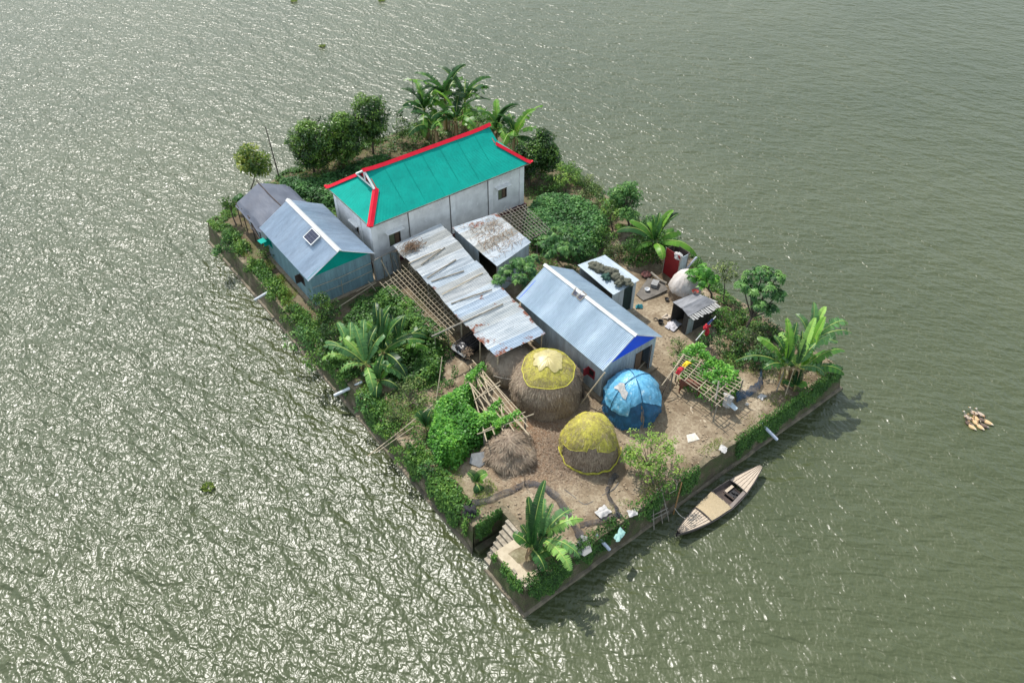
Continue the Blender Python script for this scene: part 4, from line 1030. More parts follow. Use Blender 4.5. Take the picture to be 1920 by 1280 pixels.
    obj('thwart', MB().slab([W(0.595, -0.32, z+0.12), W(0.612, -0.32, z+0.12), W(0.612, 0.34, z+0.12), W(0.595, 0.34, z+0.12)], 0.03), DARKW, t)
    # mooring pole and rope
    pb = at(1261, 968, 0.0)
    ptop = at(1277, 910, G+0.1)
    pole = obj('mooring_pole', MB().tube([(pb.x, pb.y, -0.8), pb.lerp(ptop, 0.5), (ptop.x, ptop.y, G+0.35)], 0.04, 0.03), simple('amber_bamboo', (0.36, 0.20, 0.07), (0.22, 0.12, 0.05), 6, 0.6))
    tag(pole, 'amber bamboo mooring pole standing in the water against the wall', 'pole')
    a = Vector((pb.x, pb.y, 0.45)).lerp(ptop, 0.12); b = W(0.16, hw(0.16), sheer(0.16)+0.03)
    tag(obj('mooring_rope', MB().tube([a.lerp(b, k/8)-Vector((0, 0, 0.12*sin(pi*k/8))) for k in range(9)], 0.018, n=4), simple('grey_rope', (0.45, 0.42, 0.38), None, 6, 0.9)), 'grey rope tying the boat to the amber mooring pole', 'rope')
make_boat()

# ================================================================ ducks
def duck(mats, label, x, y, h, head='dark'):
    mb = MB()
    ca, sa = cos(h), sin(h)
    def T(p): return (x+p[0]*ca-p[1]*sa, y+p[0]*sa+p[1]*ca, p[2])
    def body(u, v):   # along v from tail to breast, then neck and head
        K = [(-.26, .02, .115), (-.20, .05, .12), (-.10, .10, .095), (.02, .125, .08), (.12, .11, .085), (.18, .07, .13), (.205, .045, .19), (.215, .038, .25), (.235, .050, .30), (.265, .048, .31), (.295, .025, .30), (.345, .016, .285)]
        k = v*(len(K)-1); j = min(int(k), len(K)-2); f = k-j
        c = [K[j][i]*(1-f)+K[j+1][i]*f for i in range(3)]
        a = 2*pi*u; r = c[1]
        tilt = 1 if j < 5 else 0.3
        return T((c[0]+(0 if j < 5 else cos(a)*r*0.9*0.3), sin(a)*r*(1.05 if j < 5 else 0.9), c[2]+cos(a)*r*(0.72 if j < 5 else 0.9)))
    mb.grid(body, 10, 26, wrap=True)
    tn = []
    for j in range(27):
        tn += [0.95 if j > 24 else (0.7 if j > 15 else (0.1 if j < 4 else 0.3))]*10
    mb.t = tn
    return obj('duck', mb, mats, smooth=True)
def duckmat(name, body, tail, head):
    m, nt, p = nodes(name); a = nt.nodes.new('ShaderNodeAttribute'); a.attribute_name = 'tone'
    c = ramp(nt, a.outputs['Fac'], [(0.12, tail), (0.22, body), (0.5, body), (0.6, head), (0.88, head), (0.93, (0.5, 0.3, 0.06))])
    n = noise(nt, 40, 3); c = mixc(nt, math_(nt, 'MULTIPLY', n, 0.35), c, (0.15, 0.09, 0.05))
    nt.links.new(c, p.inputs['Base Color']); p.inputs['Roughness'].default_value = 0.8; return m
DM = {'tan': duckmat('tan_duck', (0.62, 0.42, 0.22), (0.7, 0.58, 0.4), (0.42, 0.26, 0.13)),
      'dark': duckmat('dark_duck', (0.10, 0.07, 0.055), (0.3, 0.25, 0.2), (0.05, 0.04, 0.035)),
      'pied': duckmat('pied_duck', (0.45, 0.36, 0.28), (0.06, 0.045, 0.04), (0.62, 0.55, 0.47))}
dk = [(1814.5, 781.5, 'pied', 'pied duck at the left edge of the flock'), (1826.5, 773.5, 'pied', 'pied duck leading at the top of the flock'), (1838, 776, 'pied', 'pied duck at the upper right of the flock'),
      (1823, 785, 'tan', 'tan duck in the upper middle left of the flock'), (1831.5, 784, 'tan', 'tan duck in the upper centre of the flock'), (1830.5, 792, 'tan', 'tan duck in the very centre of the flock'),
      (1823, 799.5, 'tan', 'tan duck at the bottom left of the flock'), (1838.5, 799.5, 'tan', 'tan duck at the bottom right of the flock'), (1852, 791, 'tan', 'tan duck swimming at the right edge of the flock'),
      (1817, 793, 'dark', 'dark duck on the lower left of the flock'), (1841.5, 786.5, 'dark', 'dark duck right of the flock centre'), (1844, 797, 'dark', 'dark duck beside the bottom right tan one')]
cache = {}
for i, (px, py, kd, lb) in enumerate(dk):
    p = at(px, py, 0.08); hd = R(105)-YAW+YAW*0+random.uniform(-0.3, 0.3)
    if kd not in cache:
        o = duck(DM[kd], lb, 0, 0, 0); cache[kd] = o; first = True; base = o.location.copy()
        o['_b'] = tuple(base)
    else: o = cache[kd].copy(); C.objects.link(o)
    b = cache[kd]['_b']; hd = pi/2+0.15+random.uniform(-0.35, 0.35)-0.2
    o.rotation_euler = (0, 0, hd)
    o.location = (p.x+b[0]*cos(hd)-b[1]*sin(hd), p.y+b[0]*sin(hd)+b[1]*cos(hd), b[2]-0.05)
    s = random.uniform(1.0, 1.15); o.scale = (s, s, s)
    tag(o, lb, 'duck', 'ducks swimming beside the island')
for o in cache.values(): del o['_b']

# ================================================================ frames, fences, poles
def frame_grid(name, label, cat, corners, nu, nv, r=0.018, mat=BAMBOO, posts=True, jitter=0.05, ext=0.05, group=None, skipu=(), skipv=()):
    c = sum((Vector(p) for p in corners), Vector())/4
    t = thing(name, label, cat, (c.x, c.y, G), group)
    a, b, c_, d = (Vector(p) for p in corners)
    for k in range(nu+1):
        if k in skipu: continue
        u = k/nu; p = a.lerp(b, u); q = d.lerp(c_, u); dd = (q-p)*ext
        j = Vector((random.gauss(0, jitter), random.gauss(0, jitter), random.gauss(0, .015)))
        obj('cane', MB().tube([p-dd*random.uniform(0, 2)+j, p.lerp(q, .5)+Vector((0, 0, -0.03)), q+dd*random.uniform(0, 2)], r*random.uniform(.8, 1.3), n=4), mat, t)
    for k in range(nv+1):
        if k in skipv: continue
        v = k/nv; p = a.lerp(d, v); q = b.lerp(c_, v); dd = (q-p)*ext
        j = Vector((random.gauss(0, jitter), random.gauss(0, jitter), 0.03))
        obj('cane', MB().tube([p-dd*random.uniform(0, 2)+j, p.lerp(q, .5)+Vector((0, 0, 0.0)), q+dd*random.uniform(0, 2)+Vector((0, 0, 0.03))], r*random.uniform(.8, 1.3), n=4), mat, t)
    if posts:
        for p in (a, b, c_, d, a.lerp(b, .5), c_.lerp(d, .5)):
            obj('post', MB().tube([(p.x, p.y, G-.05), (p.x, p.y, p.z+0.02)], r*2, n=5), OLDBAM, t)
    return t
frame_grid('bamboo_trellis', 'wide open bamboo lattice along the left side of the long shed', 'trellis', [at(718, 533, G+1.45), at(768, 500, G+1.6), at(863, 600, G+1.5), at(815, 632, G+1.35)], 8, 19, 0.016, jitter=0.03)
frame_grid('bamboo_trellis', 'dark bamboo lattice between the flat shed and the leafy gourd canopy', 'trellis', [at(930, 404, G+1.9), at(985, 385, G+1.8), at(1030, 430, G+1.8), at(985, 452, G+1.9)], 9, 11, 0.02, mat=OLDBAM, jitter=0.03)
frame_grid('bamboo_trellis', 'bamboo drying frame with a gourd vine climbing over it, right of the blue haystack', 'trellis', [at(1262, 697, G+1.35), at(1283, 665, G+1.5), at(1393, 712, G+1.5), at(1345, 757, G+1.35)], 9, 7, 0.022, jitter=0.03, skipv=(3,))
t = tag(obj('trellis_pole', MB().tube([at(1241, 722, G+0.9), at(1262, 694, G+1.42), at(1282, 664, G+1.65)], 0.03), BAMBOO), 'long end pole crossing the left end of the drying frame', 'pole')
tag(obj('trellis_pole', MB().tube([at(1348, 714, G+2.0), at(1342, 748, G+1.4), at(1333, 778, G+0.05)], 0.045), OLDBAM), 'grey upright pole at the near corner of the drying frame', 'pole')
frame_grid('bamboo_trellis', 'collapsed bamboo frame of crossed pale sticks between the vine and the biggest haystack', 'trellis', [at(882, 715, G+1.3), at(903, 692, G+1.3), at(985, 782, G+1.25), at(908, 810, G+1.25)], 5, 3, 0.028, jitter=0.12, ext=0.12)
sx = [((903, 692), (918, 742)), ((880, 716), (945, 790)), ((895, 745), (938, 722)), ((905, 808), (985, 772)), ((925, 745), (992, 815)), ((940, 762), (944, 800)), ((903, 692), (990, 800)), ((890, 690), (925, 725))]
for k, (a, b) in enumerate(sx):
    tag(obj('loose_stick', MB().tube([at(*a, G+1.3), at(*b, G+1.28)], 0.028, n=5), BAMBOO), 'loose pale stick laid askew across the collapsed bamboo frame', 'stick', 'sticks on the collapsed frame')
tag(obj('bamboo_bundle', MB().tube([at(868, 728, G+0.1), at(905, 770, G+0.12)], 0.05).tube([at(878, 732, G+0.12), at(915, 772, G+0.14)], 0.05).tube([at(872, 735, G+0.2), at(912, 776, G+0.2)], 0.045), BAMBOO), 'bundle of thick pale bamboo lying behind the bright green vine', 'bamboo')

def pole(name, label, a, b, za, zb, r=0.03, mat=BAMBOO, cat='pole', grp=None):
    A = at(a[0], a[1], G+za); Bq = at(b[0], b[1], G+zb)
    m_ = A.lerp(Bq, .5)+Vector((random.gauss(0, .01), random.gauss(0, .01), 0))
    return tag(obj(name, MB().tube([A, m_, Bq], r, r*0.7, n=6), mat), label, cat, grp)
def vpole(name, label, base, h, r=0.03, mat=OLDBAM, lean=(0, 0), zb=G-0.2):
    b = at(base[0], base[1], G)
    return tag(obj(name, MB().tube([(b.x, b.y, zb), (b.x+lean[0]*.5, b.y+lean[1]*.5, G+h/2), (b.x+lean[0], b.y+lean[1], G+h)], r, r*0.6, n=6), mat), label, 'pole')
vpole('tall_pole', 'tall thin dark pole standing alone at the back edge left of the round trees', (523, 331), 4.0, 0.05, DARKW, (-0.1, 0.15))
vpole('tall_pole', 'tall pale pole rising behind the ridge of the big house', (717, 292), 3.3, 0.042, BAMBOO, (0.05, 0.1))
vpole('tall_pole', 'thin pole sticking up through the left side of the banana clump behind the house', (785, 262), 5.2, 0.025, DARKW, (-0.05, 0.1))
vpole('short_post', 'short dark post at the top bend of the black net fence', (984, 912), 0.75, 0.03, DARKW)
vpole('pale_post', 'pale upright stick beside the right-hand banana clump', (1471, 744), 2.1, 0.03, BAMBOO)
pole('leaning_pole', 'pale pole leaning by the garden right of the left banana plant', (818, 750), (829, 668), 0.1, 1.9, 0.035)
pole('leaning_pole', 'grey pole slanting at the foot of the right-hand banana clump', (1455, 735), (1485, 660), 0.0, 2.0, 0.04, OLDBAM)
pole('long_pole', 'long pole reaching over the left wall toward the water beside the vine', (690, 855), (812, 758), -0.7, 1.2, 0.035)
pole('long_pole', 'second shorter pole reaching over the left wall, below the long one', (706, 848), (775, 800), -0.5, 0.6, 0.03)
pole('ground_pole', 'pale pole lying on the earth below the left tin house', (636, 575), (705, 530), 0.25, 0.5, 0.035)
pole('ground_pole', 'thin pole lying above the other by the corner of the left tin house', (668, 547), (700, 530), 0.35, 0.4, 0.025)
pole('short_pole', 'short pole leaning across the ends of the two lying poles', (690, 527), (705, 545), 0.5, 0.3, 0.025)
pole('slant_pole', 'thin pole propped from the blue-wrapped haystack to the house doorway', (1120, 770), (1210, 678), 0.2, 0.9, 0.022)
pole('slant_pole', 'dark slanting stick right of the blue-wrapped haystack', (1236, 752), (1262, 695), 0.0, 1.35, 0.025, DARKW)
fp = pole('pipe_pole', 'white pole with red and dark cloth tied on, behind the drying frame', (1305, 638), (1342, 593), 0.9, 2.3, 0.035, CONC2)
REDC = simple('red_cloth', (0.50, 0.015, 0.03), (0.30, 0.01, 0.02), 6, 0.8, bmp=0.5)
NAVY = simple('navy_cloth', (0.01, 0.03, 0.12), (0.006, 0.02, 0.08), 6, 0.8, bmp=0.5)
c_ = at(1325, 613, G+1.65); tag(obj('red_cloth', MB().blob(c_, .17, .14, .20, 14, 10, jit=.5, seed=1).blob(c_+Vector((.02, -.1, -.35)), .12, .10, .26, 12, 9, jit=.5, seed=2), REDC, smooth=True), 'red cloth tied round the white pole', 'cloth')
c_ = at(1333, 603, G+1.95); tag(obj('navy_cloth', MB().tube([at(1327, 608, G+1.85), at(1337, 598, G+2.15)], 0.055, n=7), NAVY), 'navy cloth wound on the white pole above the red one', 'cloth')
c_ = at(1276, 690, G+1.55); tag(obj('red_shirt', cloth((c_.x, c_.y, G+1.45), 0.50, 0.28, 0.16, 5, 0.2, drape=0.8), REDC, smooth=True), 'bright red cloth folded over the left end of the drying frame', 'cloth')
YC = simple('yellow_cloth', (0.68, 0.50, 0.01), (0.5, 0.36, 0.01), 6, 0.8, bmp=0.4)
c_ = at(1289, 680, G+1.55); tag(obj('yellow_cloth', cloth((c_.x, c_.y, G+1.52), 0.52, 0.25, 0.12, 7, -0.1, drape=0.6), YC, smooth=True), 'bright yellow cloth folded over a cane of the drying frame', 'cloth')
c_ = at(1362, 760, G+0.5)
tag(obj('hanging_rag', cloth((c_.x, c_.y, G+1.15), 0.4, 0.5, 0.3, 9, 0.3, drape=2.5), CLOTH, smooth=True), 'grey-white rag hanging at the near right corner of the drying frame', 'rag')
tag(obj('tin_offcut', MB().slab([at(1362, 757, G+.8), at(1372, 753, G+.9), at(1384, 765, G+.75), at(1378, 770, G+.65)], 0.02), TINW2), 'small grey tin offcut beside the hanging rag', 'tin sheet')

# black net fence strips
def ribbon(pts, h, seed, lean=0.25, n=60):
    P_ = [Vector((p.x, p.y, 0)) for p in pts]; mb = MB(); K = len(P_)-1
    def fn(u, v):
        k = u*K; j = min(int(k), K-1); f = k-j
        p = P_[max(0, j-1)]*0+P_[j].lerp(P_[j+1], f)
        d = (P_[j+1]-P_[j]).normalized(); s = Vector((-d.y, d.x, 0))
        hh = h*(0.75+0.4*mn.noise(Vector((u*5, seed, 1))))
        return p+s*(lean*v*v*h+0.10*mn.noise(Vector((u*14, v*2, seed))))+Vector((0, 0, ground_z(p.x, p.y)-0.02+hh*v))
    mb.grid(fn, n, 6); return mb
def smooth_pts(px, n=8):
    P_ = [at(*p) for p in px]; out = []
    for i in range(len(P_)-1):
        p0, p1, p2, p3 = P_[max(0, i-1)], P_[i], P_[i+1], P_[min(len(P_)-1, i+2)]
        for k in range(n):
            t_ = k/n; out.append(0.5*((2*p1)+(p2-p0)*t_+(2*p0-5*p1+4*p2-p3)*t_*t_+(3*p1-p0-3*p2+p3)*t_**3))
    return out+[P_[-1]]
BNET = netmat('black_net', (0.045, 0.048, 0.058), (0.018, 0.018, 0.022), 0.35, 0.95, 12)
tag(obj('net_fence', ribbon(smooth_pts([(880, 952), (915, 946), (955, 930), (985, 915), (1010, 918), (1040, 940), (1066, 980), (1084, 1012)]), 0.30, 1, 0.9, 120), BNET, smooth=True), 'long curving black net fence between the steps and the haystacks', 'net fence')
tag(obj('net_fence', ribbon(smooth_pts([(1088, 992), (1125, 984), (1162, 974), (1161, 958), (1144, 930), (1150, 908), (1160, 893)]), 0.30, 4, 0.8, 100), BNET, smooth=True), 'second black net fence bending round the lime tree', 'net fence')
BLN = netmat('dark_blue_net', (0.02, 0.08, 0.16), (0.01, 0.04, 0.09), 0.6, 0.9, 10)
tag(obj('net_fence', ribbon(smooth_pts([(1380, 755), (1405, 745), (1425, 728), (1430, 705)]), 0.7, 7, 0.3, 60), BLN, smooth=True), 'crumpled dark blue net fence between the drying frame and the right-hand bananas', 'net fence')
b_ = at(882, 962); tag(obj('net_bundle', MB().blob((b_.x, b_.y, G+0.12), .28, .32, .24, 16, 10, jit=.5, seed=2), simple('black_netting', (0.025, 0.025, 0.028), (0.01, 0.01, 0.012), 9, 0.9, bmp=0.9, bscale=20), smooth=True), 'bunched black net at the left end of the long net fence', 'net')

# drain pipes
PVC = simple('white_pvc', (0.62, 0.64, 0.66), (0.50, 0.52, 0.54), 5, 0.35, bmp=0)
PVC2 = simple('grey_pvc', (0.46, 0.50, 0.60), (0.36, 0.40, 0.48), 5, 0.35, bmp=0)
for lb, a, b, za, zb, r, mt in (('white drain pipe poking out of the left wall below the bananas', (680, 716), (627, 741), G+0.1, 0.98, .09, PVC),
                                ('white drain pipe at the far left wall, smaller with distance', (502, 548), (478, 562), G, 1.05, .08, PVC),
                                ('grey drain pipe slanting over the front wall near the right corner', (1424, 790), (1457, 824), G+0.05, 0.85, .085, PVC2),
                                ('grey drain pipe slanting over the front wall near the bananas by the steps', (1117, 1001), (1143, 1030), G+0.05, 0.95, .085, PVC2)):
    A = at(*a, za); Bq = at(*b, zb); d = (Bq-A).normalized()
    t = thing('drain_pipe', lb, 'pipe', A, 'drain pipes through the wall')
    mb = MB().tube([A, Bq], r, n=14, cap=False); mb.tube([A, Bq-d*0.02], r*0.85, n=14, cap=False)
    obj('pipe', mb, mt, t, smooth=True)
    obj('pipe_mouth', MB().tube([Bq-d*0.03, Bq-d*0.025], r*0.84, n=14), BLACK, t)

# bamboo ladder at the wall
t = thing('bamboo_ladder', 'rickety grey bamboo ladder leaning on the front wall left of the boat', 'ladder', at(1240, 970, 0))
for k, (a, b) in enumerate((((1222, 928), (1226, 992)), ((1232, 915), (1242, 980)), ((1240, 918), (1254, 976)))):
    A = at(*a, G+0.25); Bq = at(*b, 0.0); obj('rail', MB().tube([A, A.lerp(Bq, .5)+Vector((0, -0.03, 0)), Bq+(Bq-A)*0.12], 0.032), OLDBAM, t)
for k, (a, b, z) in enumerate((((1217, 969), (1252, 952), 0.75), ((1222, 974), (1254, 958), 0.6), ((1222, 958), (1246, 944), 1.0), ((1221, 940), (1241, 930), 1.45))):
    obj('rung', MB().tube([at(*a, z), at(*b, z)], 0.028), OLDBAM, t)
tag(obj('driftwood', MB().tube([at(1264, 892, G+.1), at(1270, 905, G+.15), at(1268, 918, G+.1), at(1255, 925, G+.08)], 0.025, 0.015), OLDBAM), 'bent dead branch on the wall top above the mooring pole', 'branch')

# ================================================================ small things in the yard
GREYS = simple('grey_slab', (0.27, 0.27, 0.265), (0.17, 0.17, 0.165), 4, 0.9, bmp=0.3)
def flat(name, label, cat, pix, mat, z=0.10, th=0.05, zs=None, grp=None):
    P_ = [at(x, y, G+(zs[i] if zs else z)) for i, (x, y) in enumerate(pix)]
    if (P_[1]-P_[0]).cross(P_[-1]-P_[0]).z < 0: P_ = P_[::-1]
    return tag(obj(name, MB().slab(P_, th), mat), label, cat, grp)
flat('sheet_board', 'tilted square grey board leaning between the hay heap and the vine', 'board', [(884, 850), (908, 846), (909, 869), (899, 876), (880, 868)], GREYS, zs=[.5, .5, .15, .08, .2])
flat('grey_sheet', 'grey fan-shaped sheet on the front wall below the net fence', 'sheet', [(1090, 1002), (1103, 1006), (1110, 1033), (1096, 1042), (1074, 1033)], GREYS, zs=[.25, .22, .12, .08, .1], th=0.03)
SLABM = simple('pale_mud_slab', (0.46, 0.39, 0.29), (0.32, 0.26, 0.18), 3, 0.95, bmp=0.4)
flat('broken_slab', 'biggest pale flat slab on the ground below the drying frame', 'slab', [(1255, 762), (1272, 750), (1297, 762), (1300, 775), (1284, 785), (1262, 773)], SLABM, z=0.08, grp='pale slabs on the bare ground')
flat('broken_slab', 'pale slab second in line below the drying frame', 'slab', [(1290, 788), (1312, 780), (1325, 790), (1306, 801)], SLABM, z=0.07, grp='pale slabs on the bare ground')
flat('broken_slab', 'small whitish slab nearest the lime tree', 'slab', [(1287, 815), (1303, 811), (1312, 823), (1290, 829)], simple('white_slab', (0.6, 0.56, 0.48), (0.4, 0.36, 0.29), 6, 0.9), z=0.09, grp='pale slabs on the bare ground')
def litter(label, px, py, sx_, sy_, h, mat, rot=0, name='plastic_sack', cat='sack', z=G+0.1):
    p = at(px, py, z); return tag(obj(name, cloth((p.x, p.y, z), sx_*0.85, sy_*0.85, h, px*0.37, rot, n=18), mat, smooth=True), label, cat)
litter('crumpled white sack lying inside the bend of the second net fence', 1130, 960, 0.75, 0.6, 0.22, CLOTH)
litter('small white bag on the wall top right of the second net fence', 1186, 962, 0.4, 0.5, 0.25, CLOTH, 1.2, 'plastic_bag', 'bag')
litter('scrap of white plastic on the wall top near the lime tree', 1355, 842, 0.5, 0.45, 0.2, CLOTH, 0.3, 'plastic_scrap', 'scrap')
litter('tiny white lump beside the blue net fence', 1400, 759, 0.22, 0.2, 0.25, CLOTH, 0.2, 'plastic_scrap', 'scrap')
litter('pale plate of plastic on the ground left of the right-hand bananas', 1428, 744, 0.5, 0.35, 0.08, CLOTH, 0.2, 'plastic_scrap', 'scrap')
TEALB = simple('mint_bag', (0.25, 0.42, 0.38), (0.14, 0.28, 0.26), 6, 0.6, bmp=0.5)
litter('mint green plastic bag on the wall edge above the grey pipe', 1162, 1003, 0.75, 0.4, 0.22, TEALB, 0.3, 'plastic_bag', 'bag')
litter('grey-white sack crumpled at the mouth of the dark hut', 1262, 610, 1.1, 0.8, 0.3, simple('lilac_sack', (0.52, 0.50, 0.52), (0.3, 0.29, 0.31), 5, 0.8), 0.2)
litter('pale beige sack standing at the left side of the hut', 1250, 594, 0.6, 0.45, 0.3, simple('beige_sack', (0.55, 0.46, 0.36), (0.35, 0.29, 0.22), 5, 0.8), 0.3)
litter('teal cloth bundle at the corner of the lean-to', 1198, 576, 0.4, 0.5, 0.5, simple('teal_cloth', (0.03, 0.25, 0.28), (0.02, 0.15, 0.18), 5, 0.8), 1.0, 'cloth_bundle', 'cloth')
def bowl(label, px, py, r, h, mat, name='basin', cat='basin', z=0.08):
    p = at(px, py, G+z)
    def fn(u, v):
        K = [(0, .02), (.6, 0), (.8, .4), (1, 1), (.93, 1), (.72, .4), (.5, .08), (0, .08)]
        k = v*(len(K)-1); j = min(int(k), len(K)-2); f = k-j
        a = K[j][0]*(1-f)+K[j+1][0]*f; b = K[j][1]*(1-f)+K[j+1][1]*f
        return (p.x+cos(2*pi*u)*a*r, p.y+sin(2*pi*u)*a*r, p.z+b*h)
    return tag(obj(name, MB().grid(fn, 18, 14, wrap=True), mat, smooth=True), label, cat)
bowl('shiny white basin on the washing slab by the lean-to', 1213, 545, 0.17, 0.16, simple('enamel', (0.7, 0.7, 0.7), (0.55, 0.55, 0.55), 5, 0.3), z=0.16)
bowl('round black pot on the ground between house and hut', 1238, 606, 0.17, 0.2, simple('soot_black', (0.02, 0.02, 0.02), None, 5, 0.6), 'pot', 'pot')
bowl('small dark pan left of the black pot', 1229, 600, 0.13, 0.08, MATS['soot_black'], 'pan', 'pan')
bowl('dark bowl on the path in front of the white-sheeted haystack', 1250, 562, 0.14, 0.1, MATS['soot_black'], 'bowl', 'bowl')
WET = simple('damp_slab', (0.15, 0.135, 0.115), (0.07, 0.062, 0.052), 3, 0.8, bmp=0.4)
flat('washing_slab', 'dark damp washing slab between the lean-to and the latrine', 'slab', [(1193, 552), (1215, 521), (1246, 530), (1252, 543), (1222, 557), (1206, 563)], WET, z=0.16, th=0.14)
tag(obj('drain_log', MB().tube([at(1221, 511, G+.3), at(1238, 525, G+.3), at(1250, 531, G+.28)], 0.07), OLDBAM), 'grey log edging the washing slab on the latrine side', 'log')
tag(obj('stone_block', MB().box(at(1228, 532, G+.3), (0.55, 0.4, 0.24), 0.5), GREYS), 'grey block standing on the washing slab', 'block')
litter('heap of dark red and brown rags behind the washing slab', 1211, 515, 0.7, 0.7, 0.5, simple('rags', (0.16, 0.05, 0.04), (0.05, 0.03, 0.03), 6, 0.9), 0.3, 'rag_heap', 'rags', G+0.1)

# firewood stack
t = thing('firewood_stack', 'long dark stack of firewood under torn plastic left of the shed mound', 'firewood', at(878, 668))
mb = MB(); a0 = at(862, 668, G); a1 = at(902, 640, G)
d = (a1-a0); dn = Vector((-d.y, d.x, 0)).normalized()
for k in range(90):
    o_ = dn*random.uniform(-0.55, 0.45); z = G+0.05+random.random()*0.65
    p = a0+o_+d*random.uniform(-0.1, 0.15); q = a1+o_+d*random.uniform(-0.15, 0.1)
    mb.tube([(p.x, p.y, z), (q.x, q.y, z+random.uniform(-.05, .1))], random.uniform(0.025, 0.05), n=5)
obj('sticks', mb, simple('charred_wood', (0.05, 0.042, 0.038), (0.02, 0.018, 0.017), 7, 0.8), t)
mb = MB(); mb.grid(lambda u, v: tuple(a0+dn*(-0.62+1.15*v)+d*(-0.08+0.40*u)+Vector((0, 0, 0.74-0.45*(abs(v-.5)*2)**4-0.5*max(0, 0.2-u)*3+0.05*mn.noise(Vector((u*6, v*6, 2)))))), 12, 16)
obj('plastic_cover', mb, simple('black_plastic', (0.02, 0.022, 0.03), (0.008, 0.009, 0.012), 3, 0.35, bmp=0.5, bscale=8), t, smooth=True)
obj('white_flap', MB().grid(lambda u, v: tuple(a0+dn*(-0.60+1.1*v)+d*(-0.10+0.10*u)+Vector((0, 0, 0.66-0.25*(1-u)+0.04*mn.noise(Vector((u*6, v*9, 7)))))), 6, 14), CLOTH, t, smooth=True)
mb = MB()
for k in range(60):
    p = at(876+random.gauss(0, 4), 660+random.gauss(0, 4), G+0.85+random.random()*0.1); a = random.random()*pi; L = random.uniform(.1, .4); dd = Vector((cos(a), sin(a), random.uniform(-.1, .1)))*L/2
    mb.tube([p-dd, p+dd], 0.012, n=3)
obj('twigs', mb, STRAW, t)
tag(obj('earth_kerb', MB().slab(smooth_pts([(1060, 925), (1094, 945), (1112, 946), (1150, 917)], 2)[::1] + [at(1146, 905, G+0.0), at(1096, 930, G+0.0), at(1070, 915, G+0.0)], 0.06), MATS['mud_plinth']), 'low packed earth kerb around the net-wrapped haystack', 'kerb') if False else None
km = MB(); km.tube([p+Vector((0, 0, 0.045)) for p in smooth_pts([(1058, 918), (1078, 934), (1092, 945), (1104, 945), (1125, 932), (1150, 918), (1160, 905)], 3)], 0.04, n=6)
tag(obj('earth_kerb', km, WET, smooth=True), 'low dark kerb edging the packed earth in front of the net-wrapped haystack', 'kerb')

# ================================================================ cow under the drying frame
def cow():
    o_ = at(1293, 738, G); h = math.atan2(-0.75, 0.55)
    ca, sa = cos(h), sin(h)
    def T(x, y, z): return Vector((o_.x+x*ca-y*sa, o_.y+x*sa+y*ca, G+z))
    J = [('p', 0, 0, .86, .20, None), ('b1', -.28, 0, .85, .23, 0), ('b2', -.55, 0, .88, .19, 1), ('c1', .28, 0, .83, .22, 0), ('c2', .50, 0, .88, .17, 3),
         ('n1', .68, 0, .98, .12, 4), ('n2', .84, 0, 1.05, .10, 5), ('h1', .98, 0, 1.00, .10, 6), ('h2', 1.16, 0, .86, .065, 7), ('h3', 1.24, 0, .80, .055, 8)]
    v = [T(*j[1:4]) for j in J]; r = [j[4] for j in J]; e = [(j[5], i) for i, j in enumerate(J) if j[5] is not None]
    def chain(start, pts):
        prev = start
        for (x, y, z, rr) in pts: v.append(T(x, y, z)); r.append(rr); e.append((prev, len(v)-1)); prev = len(v)-1
    for s in (-1, 1):
        chain(4, [(.47, .13*s, .62, .085), (.46, .14*s, .38, .05), (.47, .14*s, .20, .038), (.47, .14*s, .05, .045), (.51, .14*s, .02, .045)])
        chain(2, [(-.52, .13*s, .62, .11), (-.44, .14*s, .45, .065), (-.58, .14*s, .34, .045), (-.56, .14*s, .16, .036), (-.56, .14*s, .04, .045), (-.52, .14*s, .02, .045)])
        chain(7, [(.94, .14*s, 1.06, .03), (.93, .24*s, 1.04, .02)])
    chain(2, [(-.70, 0, .90, .035), (-.76, 0, .65, .02), (-.77, 0, .38, .03)])
    c0 = v[0].copy(); me = bpy.data.meshes.new('body'); me.from_pydata([tuple(x-Vector((c0.x, c0.y, G))) for x in v], e, []); me.update()
    t = thing('cow', 'reddish-brown young cow standing in the shade under the drying frame', 'cow', (c0.x, c0.y, G))
    ob = bpy.data.objects.new('body', me); C.objects.link(ob); ob.parent = t
    sk = ob.modifiers.new('skin', 'SKIN')
    for i, sv in enumerate(me.skin_vertices[0].data): sv.radius = (r[i], r[i]); sv.use_root = (i == 0)
    ob.modifiers.new('sub', 'SUBSURF').levels = 2; ob.modifiers['sub'].render_levels = 2
    me.materials.append(simple('brown_hide', (0.17, 0.052, 0.025), (0.10, 0.03, 0.015), 4, 0.7, bmp=0.1))
    hn = MB()
    for s in (-1, 1): hn.tube([T(.96, .07*s, 1.08), T(.97, .12*s, 1.15), T(1.0, .13*s, 1.21)], 0.018, 0.008)
    obj('horns', hn, OLDBAM, t)
cow()
